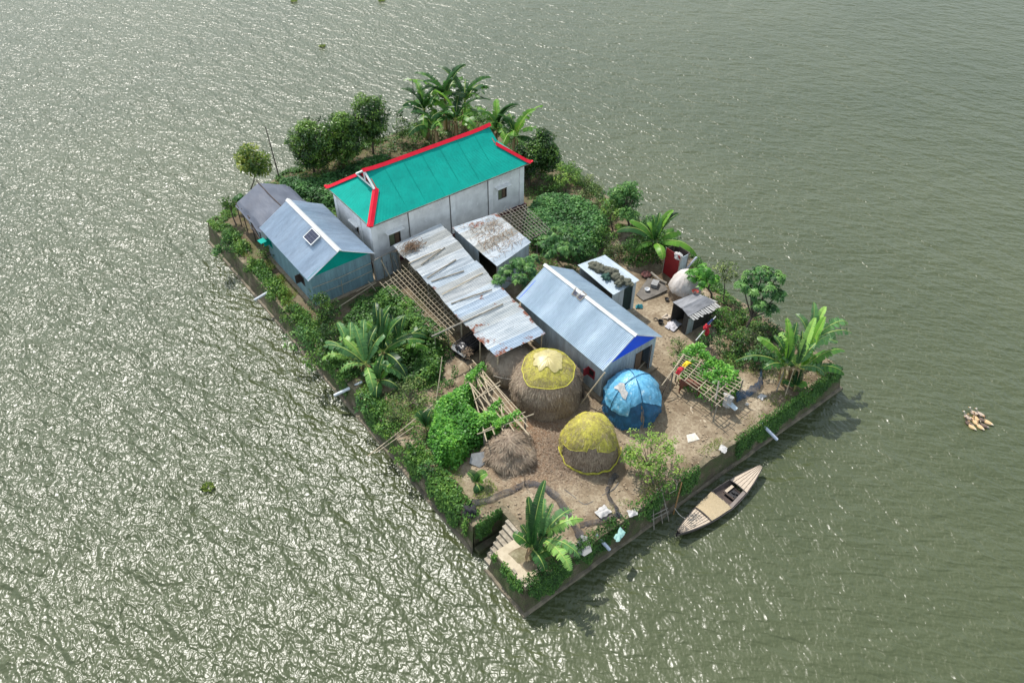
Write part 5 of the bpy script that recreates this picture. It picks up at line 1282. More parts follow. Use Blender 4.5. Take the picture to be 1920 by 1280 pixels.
# ================================================================ vegetation
JACK = leafmat('jackfruit_leaf', (0.009, 0.0225, 0.0075), (0.0438, 0.1063, 0.0225), (0.15, 0.275, 0.0375), 0.35, 0.22)
YOUNG = leafmat('yellowish_leaf', (0.015, 0.0337, 0.009), (0.0875, 0.175, 0.0275), (0.325, 0.375, 0.0625), 0.45, 0.3)
LIME = leafmat('lime_leaf', (0.0225, 0.0525, 0.0112), (0.125, 0.25, 0.0438), (0.325, 0.475, 0.0875), 0.45, 0.3)
VINE = leafmat('gourd_leaf', (0.0135, 0.0413, 0.0135), (0.0688, 0.1875, 0.05), (0.1875, 0.375, 0.1), 0.5, 0.3)
CREEP = leafmat('creeper_leaf', (0.0135, 0.0375, 0.009), (0.0688, 0.175, 0.0312), (0.2, 0.3375, 0.0562), 0.5, 0.3)
BRIGHT = leafmat('bright_vine_leaf', (0.015, 0.0525, 0.009), (0.075, 0.25, 0.0312), (0.225, 0.475, 0.0625), 0.45, 0.3)
PAPA = leafmat('papaya_leaf', (0.012, 0.0375, 0.0135), (0.0625, 0.175, 0.0438), (0.1875, 0.35, 0.0875), 0.5, 0.25)
BANA = leafmat('banana_leaf', (0.0084, 0.0288, 0.0108), (0.035, 0.115, 0.025), (0.15, 0.34, 0.035), 0.4, 0.35)
BANB = leafmat('pale_banana_leaf', (0.0263, 0.06, 0.0225), (0.1, 0.2375, 0.075), (0.275, 0.475, 0.1), 0.4, 0.3)
DRYL = leafmat('dead_leaf', (0.075, 0.045, 0.0225), (0.275, 0.1875, 0.1), (0.45, 0.3375, 0.2), 0.8, 0.1)
OLIVEL = leafmat('olive_bush_leaf', (0.0187, 0.0337, 0.0105), (0.0938, 0.15, 0.0438), (0.2375, 0.3, 0.0875), 0.5, 0.25)
BARK = simple('bark', (0.13, 0.105, 0.08), (0.06, 0.048, 0.036), 7, 0.9, bmp=0.5)
STEM = simple('banana_stem', (0.28, 0.26, 0.08), (0.13, 0.12, 0.05), 4, 0.7, bmp=0.3, mapping=(1, 1, 0.4), spots=((0.14, 0.08, 0.04), 3, 0.55))
GST = simple('green_stem', (0.14, 0.18, 0.07), (0.08, 0.10, 0.04), 4, 0.7)

def tree(name, label, base, top, crown_c, crown_r, kind, cat='tree', nclump=26, dens=420, leaf=0.2, asp=0.45, tr=0.06, group=None, tones=(0.05, 0.85), limbs=6, seedv=0, cover=0.62):
    """base px, crown centre (px, py, z), crown radii (rx across, ry, rz) in metres"""
    b = at(base[0], base[1], G); cz = crown_c[2]
    cc = at(crown_c[0], crown_c[1], G+cz); rx, rz = crown_r[0]*1.06, crown_r[-1]*1.04
    t = thing(name, label, cat, (b.x, b.y, G), group)
    rs = random.Random(hash(label) % 1000 if False else len(label)*7+int(base[0]))
    mb = MB(); mid = b.lerp(cc, 0.5)+Vector((rs.gauss(0, .06), rs.gauss(0, .06), 0)); mid.z = (G+cc.z)/2-rz*0.3
    fork = Vector((cc.x, cc.y, cc.z-rz*0.55)).lerp(b, 0.12)
    mb.tube([(b.x, b.y, G-0.1), mid if mid.z < fork.z else b.lerp(fork, .5), fork], tr, tr*0.7, n=7)
    cl = []
    for k in range(nclump):
        while True:
            q = Vector((rs.uniform(-1, 1), rs.uniform(-1, 1), rs.uniform(-1, 1)))
            if 0.25 < q.length < 1: break
        q = q.normalized()*(0.35+0.55*rs.random()**0.6)*(1+0.38*mn.noise(q.normalized()*1.6+Vector((base[0], base[1], 0))))
        k_ = 1.0-0.35*max(0, q.z)**2
        c = (cc.x+q.x*rx*k_, cc.y+q.y*rx*k_, cc.z+q.z*rz)
        cl.append((c, rs.uniform(0.22, 0.40)*(rx+rz)*0.5*cover*1.42, rs.uniform(0.6, 0.95)))
        if k < limbs or k % 3 == 0: mb.tube([fork, fork.lerp(Vector(c), .55)+Vector((0, 0, .05)), c], tr*0.42, tr*0.12, n=4)
    obj('trunk', mb, BARK, t)
    obj('crown', crown(cl, dens, leaf, asp, tones), kind, t)
    return t
G1 = 'round jackfruit trees behind the big house'
tree('jackfruit_tree', 'round dark tree, leftmost of the three behind the big house', (589, 326), 0, (584, 270, 2.5), (1.55, 1.9), JACK, nclump=80, dens=520, leaf=0.19, asp=0.5, tr=0.10, group=G1)
tree('jackfruit_tree', 'round dark tree, middle of the three behind the big house', (649, 303), 0, (640, 252, 2.6), (1.55, 1.95), JACK, nclump=84, dens=520, leaf=0.19, asp=0.5, tr=0.10, group=G1)
tree('jackfruit_tree', 'taller round dark tree, rightmost of the three, with a bare lower trunk', (700, 289), 0, (692, 222, 3.1), (1.35, 1.85), JACK, nclump=70, dens=500, leaf=0.19, asp=0.5, tr=0.09, group=G1)
tree('young_tree', 'small yellow-green tree standing alone behind the tarpaulin shed', (470, 352), 0, (474, 303, 2.35), (0.95, 1.3), YOUNG, nclump=30, dens=330, leaf=0.30, asp=0.36, tr=0.05, tones=(0.1, 0.95), cover=0.8)
tree('small_tree', 'small round-headed tree at the far left corner of the island', (444, 424), 0, (430, 383, 1.55), (0.58, 0.62), JACK, nclump=20, dens=600, leaf=0.14, asp=0.5, tr=0.05, tones=(0.2, 0.9), cover=0.8)
tree('dark_tree', 'dark leafy tree just right of the big house, nearest the corner', (1016, 338), 0, (1018, 284, 2.2), (1.20, 1.8), JACK, nclump=60, dens=520, leaf=0.19, asp=0.5, tr=0.09, tones=(0.0, 0.7))
tree('dark_tree', 'lower dark tree pressed against the right end of the big house', (992, 348), 0, (985, 298, 2.0), (1.1, 1.4), JACK, nclump=50, dens=460, leaf=0.2, asp=0.45, tr=0.08, tones=(0.0, 0.6))
tree('thin_tree', 'thin straggly tree left of the big banana clump', (752, 262), 0, (753, 232, 1.7), (0.6, 1.3), JACK, nclump=20, dens=260, leaf=0.17, asp=0.45, tr=0.03, cover=0.7)
tree('thin_tree', 'sparse bush with pale leaves between thin tree and banana clump', (775, 268), 0, (785, 243, 1.4), (0.95, 1.0), CREEP, nclump=22, dens=260, leaf=0.18, asp=0.45, tr=0.03)
tree('leafy_tree', 'light green feathery tree behind the gourd canopy, leftmost of its row', (1060, 362), 0, (1064, 327, 1.9), (1.05, 0.85), LIME, nclump=26, dens=360, leaf=0.17, asp=0.4, tr=0.05, tones=(0.1, 0.75))
tree('leafy_tree', 'olive-green bush right of the light green feathery tree', (1100, 385), 0, (1098, 350, 1.6), (1.0, 0.9), OLIVEL, nclump=26, dens=380, leaf=0.15, asp=0.45, tr=0.05)
tree('leafy_tree', 'thick dome-shaped tree at the right edge behind the gourd canopy', (1182, 428), 0, (1172, 374, 2.3), (1.22, 1.25), PAPA, nclump=40, dens=420, leaf=0.24, asp=0.36, tr=0.08, tones=(0.1, 0.8))
tree('leafy_tree', 'low bright green tree in front of the dome-shaped tree', (1150, 432), 0, (1143, 391, 1.8), (0.8, 0.55), LIME, nclump=20, dens=420, leaf=0.18, asp=0.4, tr=0.05, tones=(0.1, 0.7))
tree('thin_tree', 'thin two-stemmed tree with drooping sparse leaves beside the hut', (1356, 572), 0, (1362, 508, 2.2), (0.75, 0.75), OLIVEL, nclump=16, dens=190, leaf=0.2, asp=0.36, tr=0.04, cover=0.75)
tree('lime_tree', 'open-crowned lime tree beside the net-wrapped haystack', (1228, 912), 0, (1218, 852, 1.35), (1.65, 1.15), LIME, nclump=64, dens=620, leaf=0.135, asp=0.5, tr=0.06, limbs=14, cover=0.33, tones=(0.15, 0.85))
tree('citrus_bush', 'upright dark citrus bush below the corner of the left tin house', (610, 612), 0, (606, 578, 1.2), (0.85, 1.1), JACK, nclump=34, dens=560, leaf=0.14, asp=0.5, tr=0.05, tones=(0.1, 0.8))
tree('citrus_bush', 'dark citrus bush in front of the upright one', (628, 660), 0, (622, 628, 0.9), (0.8, 0.9), JACK, nclump=30, dens=560, leaf=0.13, asp=0.5, tr=0.05, tones=(0.0, 0.7))
tree('citrus_bush', 'small leafy bush close to the near corner of the left tin house', (592, 566), 0, (590, 548, 0.8), (0.35, 0.6), CREEP, nclump=14, dens=600, leaf=0.13, asp=0.45, tr=0.03)
tree('wall_bush', 'dark bush against the left wall of the left tin house', (508, 482), 0, (506, 470, 0.6), (0.75, 0.6), JACK, nclump=18, dens=480, leaf=0.14, asp=0.4, tr=0.03)
tree('olive_bush', 'olive-green bush with thin twigs below the left banana plant', (775, 772), 0, (768, 740, 0.9), (1.25, 0.85), OLIVEL, nclump=36, dens=330, leaf=0.12, asp=0.45, tr=0.04, limbs=10, cover=0.5)
tree('olive_bush', 'smaller olive bush further toward the left wall', (745, 800), 0, (742, 775, 0.6), (0.75, 0.6), OLIVEL, nclump=22, dens=340, leaf=0.12, asp=0.45, tr=0.03)
tree('olive_bush', 'grey-green bush on the house side of the drying frame', (1268, 668), 0, (1276, 650, 0.85), (0.8, 0.7), OLIVEL, nclump=24, dens=380, leaf=0.12, asp=0.45, tr=0.03)
tree('round_bush', 'dense dark leaf column with trailing creeper behind the washing slab', (1205, 492), 0, (1196, 460, 1.1), (1.15, 1.25), CREEP, nclump=40, dens=520, leaf=0.13, asp=0.6, tr=0.04, tones=(0.0, 0.6))
tree('round_bush', 'second dense leaf mass under the banana leaves near the latrine', (1235, 490), 0, (1232, 463, 1.1), (0.95, 1.15), CREEP, nclump=32, dens=480, leaf=0.15, asp=0.5, tr=0.04, tones=(0.0, 0.55))
for k, (px, py, cpx, cpy, cz, rx, rz, mt, lb) in enumerate([
    (1375, 690, 1372, 640, 0.9, 1.0, 0.8, JACK, 'dark undergrowth bush right of the hut'), (1410, 660, 1408, 640, 0.7, 0.9, 0.6, OLIVEL, 'olive bush left of the right-hand banana clump'),
    (1420, 690, 1425, 672, 0.7, 0.95, 0.7, PAPA, 'broad-leaved bush at the left foot of the right-hand banana clump'), (1350, 612, 1352, 596, 0.8, 0.7, 0.8, CREEP, 'creeper-covered bush against the right side of the hut'),
    (1330, 650, 1328, 634, 0.6, 0.55, 0.6, PAPA, 'young papaya-like shrub beside the white pole'), (1440, 640, 1440, 622, 0.6, 0.8, 0.6, JACK, 'dark bush below the big papaya tree'),
    (1128, 458, 1128, 444, 0.8, 0.9, 0.8, CREEP, 'dark bush between the gourd canopy and the creeper column'), (1150, 480, 1150, 468, 0.6, 0.8, 0.6, OLIVEL, 'low bush behind the lean-to with the fishing nets'),
    (1105, 480, 1102, 468, 0.8, 0.7, 0.7, PAPA, 'broad-leaved bush right behind the far end of the blue-gabled house'), (1030, 360, 1030, 345, 0.8, 0.9, 0.8, CREEP, 'leafy bush below the dark trees at the right end of the big house'),
    (1075, 345, 1078, 330, 0.7, 0.9, 0.7, CREEP, 'bushy growth at the back edge behind the light green feathery tree'), (1130, 400, 1130, 385, 0.9, 0.8, 0.8, OLIVEL, 'olive shrub between the gourd canopy and the dome-shaped tree'),
    (1210, 430, 1208, 418, 0.6, 0.8, 0.6, PAPA, 'shrub on the right edge behind the banana near the latrine'),
    (1390, 610, 1385, 592, 0.7, 0.65, 0.65, CREEP, 'leafy bush behind the hut toward the water'), (1255, 480, 1262, 456, 1.0, 0.8, 0.7, PAPA, 'papaya-leaved bush right of the banana near the latrine')]):
    tree('undergrowth_bush', lb, (px, py), 0, (cpx, cpy, cz), (rx, rz), mt, 'bush', nclump=24, dens=420, leaf=0.15, asp=0.45, tr=0.03, tones=(0.0, 0.7))

def palmate(tips, nleaf, size, mat, parent, tones=(0.1, 0.8)):
    P_, D_, N_, L_, T_ = [], [], [], [], []; petv = []
    for (c, r, sc) in tips:
        for k in range(int(nleaf*sc)):
            a = rng.random()*2*pi; el = rng.uniform(-0.35, 1.1)
            out = np.array([cos(a)*cos(el), sin(a)*cos(el), sin(el)])
            o_ = np.array(c)+out*r*rng.uniform(0.55, 1.0)*np.array([1, 1, 0.75])
            petv.append((c, o_))
            n_ = unit((out*0.55+np.array([0, 0, 0.75])+rng.normal(size=3)*0.2)[None])[0]
            d0 = unit(np.cross(n_, [0.3, 0.2, 1.0])[None])[0]; e0 = np.cross(n_, d0)
            tn = rng.uniform(*tones); ph = rng.random()*6.28; s_ = size*rng.uniform(.7, 1.2)
            for j in range(8):
                aa = ph+j*2*pi/9
                d = d0*cos(aa)+e0*sin(aa)-n_*0.22
                P_.append(o_); D_.append(d); N_.append(n_); L_.append(s_*(1 if j % 2 else .85)); T_.append(min(.86, max(0, tn+rng.normal()*0.06)))
    obj('crown', blades(np.array(P_), np.array(D_), np.array(N_), np.array(L_), np.array(L_)*0.40, np.array(T_), droop=0.22), mat, parent)
    mb = MB()
    for c, o_ in petv: mb.tube([tuple(c), tuple(o_)], 0.010, n=3, cap=False)
    obj('leaf_stalks', mb, GST, parent)
def papaya(label, base, tips, size=0.30, nleaf=14, name='papaya_tree', tr=0.07, tones=(0.1, 0.8), mat=None):
    b = at(base[0], base[1], G); t = thing(name, label, 'tree', (b.x, b.y, G), 'palmate-leaved trees')
    T_ = [(tuple(at(px, py, G+z)), r, sc) for px, py, z, r, sc in tips]
    mb = MB(); zmin = min(x[0][2] for x in T_); fx = sum(x[0][0] for x in T_)/len(T_); fy = sum(x[0][1] for x in T_)/len(T_)
    fork = Vector((b.x*.6+fx*.4, b.y*.6+fy*.4, G+(zmin-G)*0.5)) if len(T_) > 1 else Vector(T_[0][0])
    mb.tube([(b.x, b.y, G-.1), (b.x*.8+fork.x*.2, b.y*.8+fork.y*.2, (G+fork.z)/2), fork], tr, tr*.75, n=7)
    if len(T_) > 1:
        for c, r, s in T_: mb.tube([fork, fork.lerp(Vector(c), .5)+Vector((0, 0, -.05)), c], tr*.6, tr*.35, n=5)
    obj('trunk', mb, BARK, t); palmate(T_, nleaf, size, mat or PAPA, t, tones)
papaya('dense palmate-leaved tree rising between the gourd canopy and the blue-gabled house', (1045, 490), [(1020, 455, 1.9, .62, 1.4), (1042, 440, 2.1, .65, 1.5), (1068, 448, 2.1, .6, 1.4), (1078, 466, 1.8, .55, 1.2), (1052, 466, 2.0, .6, 1.3), (1030, 475, 1.6, .5, 1), (1070, 432, 1.9, .5, 1)], size=0.27, nleaf=26)
papaya('palmate-leaved tree leaning over the right edge of the long shed roof', (990, 545), [(948, 508, 2.5, .5, 1.2), (970, 495, 2.6, .55, 1.3), (992, 505, 2.5, .55, 1.3), (975, 522, 2.4, .5, 1.1), (1000, 488, 2.4, .45, 1), (935, 524, 2.45, .38, .8), (1004, 524, 2.1, .45, 1)], size=0.26, nleaf=24)
papaya('papaya tree over the white-sheeted haystack behind the hut', (1334, 562), [(1300, 515, 2.2, .5, 1.1), (1320, 508, 2.4, .5, 1.2), (1312, 528, 2.0, .45, 1), (1335, 520, 2.2, .42, .9)], size=0.28, nleaf=22, mat=BRIGHT, tones=(0.15, 0.75))
papaya('big many-branched papaya tree left of the right-hand banana clump', (1397, 622), [(1408, 520, 3.1, .6, 1.2), (1430, 512, 3.2, .65, 1.3), (1455, 522, 3.1, .6, 1.2), (1440, 540, 2.8, .6, 1.1), (1412, 548, 2.6, .55, 1), (1462, 552, 2.4, .45, .8), (1425, 572, 2.1, .5, .9), (1448, 580, 1.8, .42, .8), (1393, 535, 2.9, .45, .8)], size=0.30, nleaf=22, tr=0.09)
papaya('small spiky plant with pointed leaves at the back left corner', (446, 392), [(446, 370, 1.1, .35, 1)], size=0.34, nleaf=12, name='spiky_plant', tr=0.04, tones=(0.05, 0.5))
papaya('yellow-green young papaya under the dome-shaped tree', (1165, 440), [(1161, 424, .9, .3, 1)], size=0.3, nleaf=10, tr=0.03, mat=LIME, tones=(0.5, 0.85))

def banana(label, base, h, leaves, group='banana plants', z=G, mat=None, stem_r=0.10, lean=(0, 0), torn=0.35, width=0.26, name='banana_plant', dead=2, blen=1.7):
    """leaves: list of (azimuth deg in the camera's frame: 0 = right, 90 = away, rise 0..1, length factor)"""
    b = at(base[0], base[1], z); t = thing(name, label, 'banana plant', (b.x, b.y, z), group)
    h *= 0.72 if h > 1.9 else 0.9
    top = Vector((b.x+lean[0], b.y+lean[1], z+h))
    mb = MB(); mb.tube([(b.x, b.y, z-.1), (b.x+lean[0]*.4, b.y+lean[1]*.4, z+h*.5), top], stem_r, stem_r*0.55, n=8)
    obj('stem', mb, STEM, t)
    L0 = blen*1.38; width *= 1.2; torn = min(.6, torn*1.1)
    for i, (az, rise, lf) in enumerate(leaves):
        rise = min(1, max(0, rise+random.gauss(0, .10))); lf *= random.uniform(.85, 1.1)
        a = R(az)-YAW; L = L0*lf; hd = Vector((cos(a), sin(a), 0)); K = 30
        # midrib curve
        pts = [top-Vector((0, 0, 0.1))]; el = R(24+60*rise); drop = R(118-52*rise)*(0.85+0.3*random.random())
        for k in range(K):
            e = el-drop*((k+1)/K)**1.6
            pts.append(pts[-1]+(hd*cos(e)+Vector((0, 0, 1))*sin(e))*(L/K))
        side = hd.cross(Vector((0, 0, 1))).normalized()
        tone = random.uniform(0.15, 0.8) if rise < 0.75 else random.choice((.15, .3, .45, .82))
        V, F, T = [], [], []
        tw = random.uniform(-0.5, 0.5); fold = random.uniform(0.15, 0.55) if rise < 0.7 else random.uniform(0.5, 0.8)
        tr_ = torn*random.uniform(0.5, 1.5)
        def wd(s): return width*max(0.02, sin(pi*min(1, (s-0.12)/0.88)**0.8))**0.42 if s > 0.13 else 0.01
        for sg in (-1, 1):
            jitter = 0; edge_prev = None
            for k in range(3, K):
                s0, s1 = k/K, (k+1)/K
                if random.random() < tr_ and k > 5: jitter = random.gauss(0, 0.6); newstrip = True
                p0, p1 = pts[k], pts[k+1]; d = (p1-p0).normalized(); up = side.cross(d).normalized()*1.0
                if up.z < 0: up = -up
                sd = side*cos(tw*s0)+up*sin(tw*s0)
                dirw = (sd*sg*cos(fold)+up*(sin(fold) if rise > 0.7 else -sin(fold+jitter*0.8)*0.8)+d*0.22).normalized()
                w0, w1 = wd(s0), wd(s1)
                if random.random() < tr_*0.25: w1 *= 0.55
                q0 = p0+dirw*w0*0.55; e0 = p0+dirw*w0-Vector((0, 0, 0.12*w0*(1+jitter))); q1 = p1+dirw*w1*0.55; e1 = p1+dirw*w1-Vector((0, 0, 0.12*w1*(1+jitter)))
                gapv = d*(0.028 if random.random() < tr_ else 0.0)
                n_ = len(V); V += [p0, q0, e0+gapv, p1, q1, e1-gapv]; tt = min(.86, max(0, tone+random.gauss(0, .04)+0.1*jitter)); T += [tt]*6
                F += [(n_, n_+1, n_+4, n_+3), (n_+1, n_+2, n_+5, n_+4)]
        for k in range(K):
            p0, p1 = pts[k], pts[k+1]; w0 = 0.030*(1-k/K)+0.008; up = Vector((0, 0, 0.012))
            n_ = len(V); V += [p0-side*w0+up, p0+side*w0+up, p1+side*w0+up, p1-side*w0+up]; T += [0.97]*4; F.append((n_, n_+1, n_+2, n_+3))
        obj('leaf', (np.array([tuple(v) for v in V]), np.array(F), np.array(T)), mat or BANA, t)
    for k in range(dead):
        a = random.random()*2*pi; pts = [top-Vector((0, 0, .15)), top+Vector((cos(a)*.22, sin(a)*.22, -.25)), Vector((b.x+cos(a)*.30, b.y+sin(a)*.30, z+h*0.35)), Vector((b.x+cos(a)*.26, b.y+sin(a)*.26, z+h*0.1))]
        V, F, T = [], [], []; sd = Vector((-sin(a), cos(a), 0))*0.08
        for i in range(3):
            n_ = len(V); V += [pts[i]-sd, pts[i]+sd, pts[i+1]+sd*1.2, pts[i+1]-sd*1.2]; T += [random.uniform(.2, .8)]*4; F.append((n_, n_+1, n_+2, n_+3))
        obj('dead_leaf', (np.array([tuple(v) for v in V]), np.array(F), np.array(T)), DRYL, t)
    return t
def fan(n, rise=(0.25, 0.95), lf=(0.8, 1.15), a0=0):
    out = []
    for k in range(n):
        f = k/n; out.append((a0+360*f*1.0+random.uniform(-22, 22), random.uniform(*rise) if k % 5 else random.uniform(.8, 1), random.uniform(*lf)))
    return out
gb_ = 'banana plants behind the big house'
for lb, base, h, n in [('banana plant at the left side of the clump behind the house', (800, 262), 3.5, 11), ('tallest banana plant in the clump behind the house', (838, 250), 4.0, 12),
                       ('banana plant on the right of the clump behind the house', (874, 250), 3.8, 11), ('shorter banana plant in front of the tall clump, close to the ridge', (856, 272), 2.9, 10),
                       ('low banana plant in front at the left of the tall clump', (818, 280), 2.5, 9)]:
    banana(lb, base, h, fan(n, (.15, .8), (.9, 1.25)), gb_, stem_r=.13, blen=2.1, width=.32, torn=.4, dead=5)
banana('banana plant behind the right end of the big house ridge, light green', (932, 292), 3.1, fan(11, (.25, .9)), gb_, blen=2.2, width=.30, mat=BANA, dead=2)
banana('banana plant with leaves spreading to the right beyond the ridge end', (965, 302), 2.9, fan(10, (.2, .85), a0=20), gb_, blen=2.2, width=.29, dead=2)
banana('single banana plant with bright new leaves left of the latrine', (1222, 492), 2.3, [(170, .45, 1.15), (150, .5, 1.1), (100, .95, .8), (75, .98, .8), (45, .9, 1.15), (30, .75, 1.2), (10, .6, .9), (-25, .35, 1.25), (200, .2, .8), (-80, .2, .8), (120, .9, .6)], 'banana plants in the yard', blen=1.75, width=.27, torn=.12, dead=2)
gr_ = 'banana clump at the right corner'
banana('banana plant at the left of the right-hand clump, with a yellow stem', (1466, 722), 1.7, [(175, .35, 1.2), (150, .75, 1.05), (120, .6, .8), (95, 1, 1.3), (70, .9, 1.1), (200, .3, .8), (20, .4, .9)], gr_, blen=1.7, torn=.5, mat=BANA, lean=(-.1, .1))
banana('banana plant in the middle of the right-hand clump, shedding dead leaves', (1481, 724), 2.2, [(60, .95, 1.2), (35, .7, 1.25), (80, .9, 1.0), (115, .8, 1.0), (160, .5, .9), (-20, .3, .8)], gr_, blen=1.75, torn=.6, mat=BANB, dead=6)
banana('banana plant at the back of the right-hand clump, leaning over the water', (1505, 676), 1.5, [(85, .9, 1.0), (55, .8, 1.1), (25, .55, 1.35), (5, .45, 1.3), (120, .8, .9), (170, .4, .8), (-40, .5, .8)], gr_, blen=1.75, torn=.5, mat=BANB)
banana('banana plant at the right of the right-hand clump, with one long bright leaf', (1492, 722), 1.15, [(15, .5, 1.45), (-12, .25, 1.3), (55, .85, 1.5), (80, .9, 1.0), (150, .5, .7)], gr_, blen=1.6, torn=.18, mat=BANA, lean=(.25, .1))
banana('small banana sucker at the foot of the right-hand clump', (1488, 733), 0.5, [(70, 1, .7), (110, .95, .6), (20, .4, .5), (160, .4, .5)], gr_, blen=1.2, torn=.1, dead=0, stem_r=.07)
gf_ = 'banana plants by the steps'
banana('banana plant nearest the steps, with one bright upright leaf', (996, 1048), 1.05, [(98, 1, 1.2), (72, .98, 1.45), (130, .9, .7), (-60, .05, .6), (150, .5, .5)], gf_, blen=1.6, torn=.22, dead=3, width=.25)
banana('banana plant right of the one nearest the steps, with feathery torn leaves', (1014, 1030), 1.05, [(85, .9, .95), (60, .8, .95), (38, .6, .95), (12, .55, 1.05), (-32, .35, 1.15), (-55, .3, 1.1), (120, .8, .7), (25, .3, .8)], gf_, blen=1.6, torn=.65, mat=BANB, dead=3)
banana('short banana sucker at the bottom of the front clump', (1003, 1050), 0.35, [(60, .95, .9), (100, .9, .6), (20, .6, .6)], gf_, blen=1.3, torn=.05, dead=2, stem_r=.07)
banana('small bright banana seedling on bare earth right of the left wall', (892, 912), 0.45, [(25, .75, .55), (150, .95, .5), (-60, .2, .4), (90, .9, .3)], 'banana seedlings', blen=1.1, torn=.05, dead=0, stem_r=.04)
banana('small banana plant behind the black net in the vine corner', (800, 812), 0.6, [(60, .95, .9), (130, .9, .7), (170, .8, .7), (10, .7, .5)], 'banana seedlings', blen=1.0, torn=.05, dead=0, stem_r=.05)
gm_ = 'banana plants in the left garden'
banana('banana plant at the left side of the left garden clump', (690, 705), 1.1, [(165, .45, 1.1), (140, .65, 1.0), (115, .85, 1.15), (95, .92, 1.2), (70, .85, 1.1), (45, .6, 1.2), (-20, .15, 1.3), (-70, .0, 1.0), (200, .2, .8)], gm_, blen=1.75, torn=.55, mat=BANB, dead=4)
banana('banana plant at the right side of the left garden clump, with a broad bright leaf', (722, 690), 1.4, [(95, .98, 1.1), (75, .98, 1.0), (40, .85, 1.2), (20, .5, 1.35), (5, .4, 1.3), (150, .6, .9), (-50, .15, 1.0), (-100, .0, .9)], gm_, blen=1.75, torn=.22, mat=BANA, dead=4)
banana('low banana plant at the front of the left garden clump', (712, 725), 0.6, [(30, .6, .9), (70, .9, .8), (-30, .3, .9), (-90, .1, .8), (150, .4, .8)], gm_, blen=1.4, torn=.25, mat=BANA, dead=2)
banana('banana plant behind the left garden clump, among the vines', (715, 655), 1.1, [(100, .95, 1.0), (60, .9, 1.0), (150, .6, .9), (20, .5, .9), (-60, .2, .8)], gm_, blen=1.6, torn=.35, mat=BANA, dead=1)

banana('banana plant nearest the wall in the left garden clump, with ragged pale leaves', (664, 690), 0.9, [(150, .5, 1.0), (120, .8, 1.05), (95, .9, 1.1), (185, .3, .9), (-30, .2, .9), (60, .7, .8)], gm_, blen=1.6, torn=.6, mat=BANB, dead=3)
banana('banana plant in the left garden nearest the long shed', (752, 668), 0.8, [(110, .9, .9), (75, .9, 1.0), (30, .5, 1.1), (-15, .35, 1.1), (160, .5, .8)], gm_, blen=1.6, torn=.5, mat=BANA, dead=2)
# ---- leafy mats
def mat_leaves(pix, z, n, size, asp=0.8, thick=0.3, bumps=0.35, bs=0.6, seed=0, tones=(0.1, 0.85), up=1.0, edge=0.4, poly=None, zg=None, clumpy=0.0):
    poly = poly or [at(x, y, G+z) for x, y in pix]
    X = scatter(poly, n)
    h = vnoise(X, bs, seed); h2 = vnoise(X, bs*3, seed+3)
    if clumpy > 0:
        k = rng.random(len(X)) < np.clip((h2+h*0.5+0.18)*4*clumpy+0.5*(1-clumpy), 0.0, 1); X = X[k]; h = h[k]; h2 = h2[k]
    P_ = np.array([p[:2] for p in poly]); D = np.full(len(X), 9.0)
    for i in range(len(P_)):
        a = P_[i]; b = P_[(i+1) % len(P_)]; ab = b-a; t_ = np.clip(((X-a)@ab)/(ab@ab), 0, 1); D = np.minimum(D, np.linalg.norm(X-a-t_[:, None]*ab, axis=1))
    ed = np.clip(D/edge, 0, 1)**0.5
    zz = G+z*ed+(bumps*h+bumps*0.4*h2)*ed-thick*rng.random(len(X))**2+(0 if z > 0.3 else 0.06)
    pos = np.stack([X[:, 0], X[:, 1], np.maximum(zz, G+0.04)], 1)
    m = len(X); nr = np.stack([rng.normal(size=m)*.5, rng.normal(size=m)*.5, np.full(m, up)], 1); d = np.cross(nr, rdir(m)); sz = size*rng.uniform(.6, 1.3, m)
    tn = np.clip(rng.uniform(*tones, m)*0.6+0.3*(tones[0]+tones[1])/2+0.35*h+rng.normal(size=m)*.05, 0, .86)
    return blades(pos, d, nr, sz, sz*asp, tn, droop=.1, mid=.5)
def vine(name, label, cat, parts, mat, **kw):
    """a vine as one plant: foliage + a few woody stems"""
    m_ = merge(parts); o = obj(name, m_, mat); tag(o, label, cat, **kw); return o
vine('gourd_vine', 'wide carpet of gourd leaves on a low frame behind the papaya trees', 'vine',
     [mat_leaves([(978, 395), (1000, 362), (1040, 352), (1110, 370), (1145, 402), (1130, 440), (1090, 470), (1040, 455), (990, 440)], 1.2, 11000, 0.17, .85, .7, .35, .7, 1)], VINE, kind='stuff')
vine('gourd_vine', 'dark carpet of gourd leaves sloping from the big house to the back wall', 'vine',
     [mat_leaves([(520, 332), (545, 325), (600, 328), (650, 305), (700, 290), (735, 285), (700, 320), (640, 350), (628, 385), (600, 375), (560, 360), (530, 350)], 0.7, 14000, 0.17, .85, .6, .4, .5, 2, tones=(0, .75))], VINE, kind='stuff')
vine('gourd_vine', 'thick vine leaves in the left garden between the tin house and the lattice', 'vine',
     [mat_leaves([(640, 590), (665, 560), (705, 535), (740, 530), (775, 560), (800, 600), (830, 640), (830, 690), (790, 715), (740, 700), (650, 640)], 0.75, 20000, 0.15, .8, .7, .5, .6, 3, tones=(0, .85))], CREEP, kind='stuff')
vine('gourd_vine', 'thin vine creeping in patches over the lattice beside the long shed', 'vine',
     [mat_leaves([(695, 548), (722, 528), (750, 528), (785, 562), (815, 588), (846, 615), (830, 640), (800, 640), (755, 605)], 1.5, 9500, 0.13, .8,   .25, .15, .8, 14, tones=(.1, .85), clumpy=.6)], CREEP)
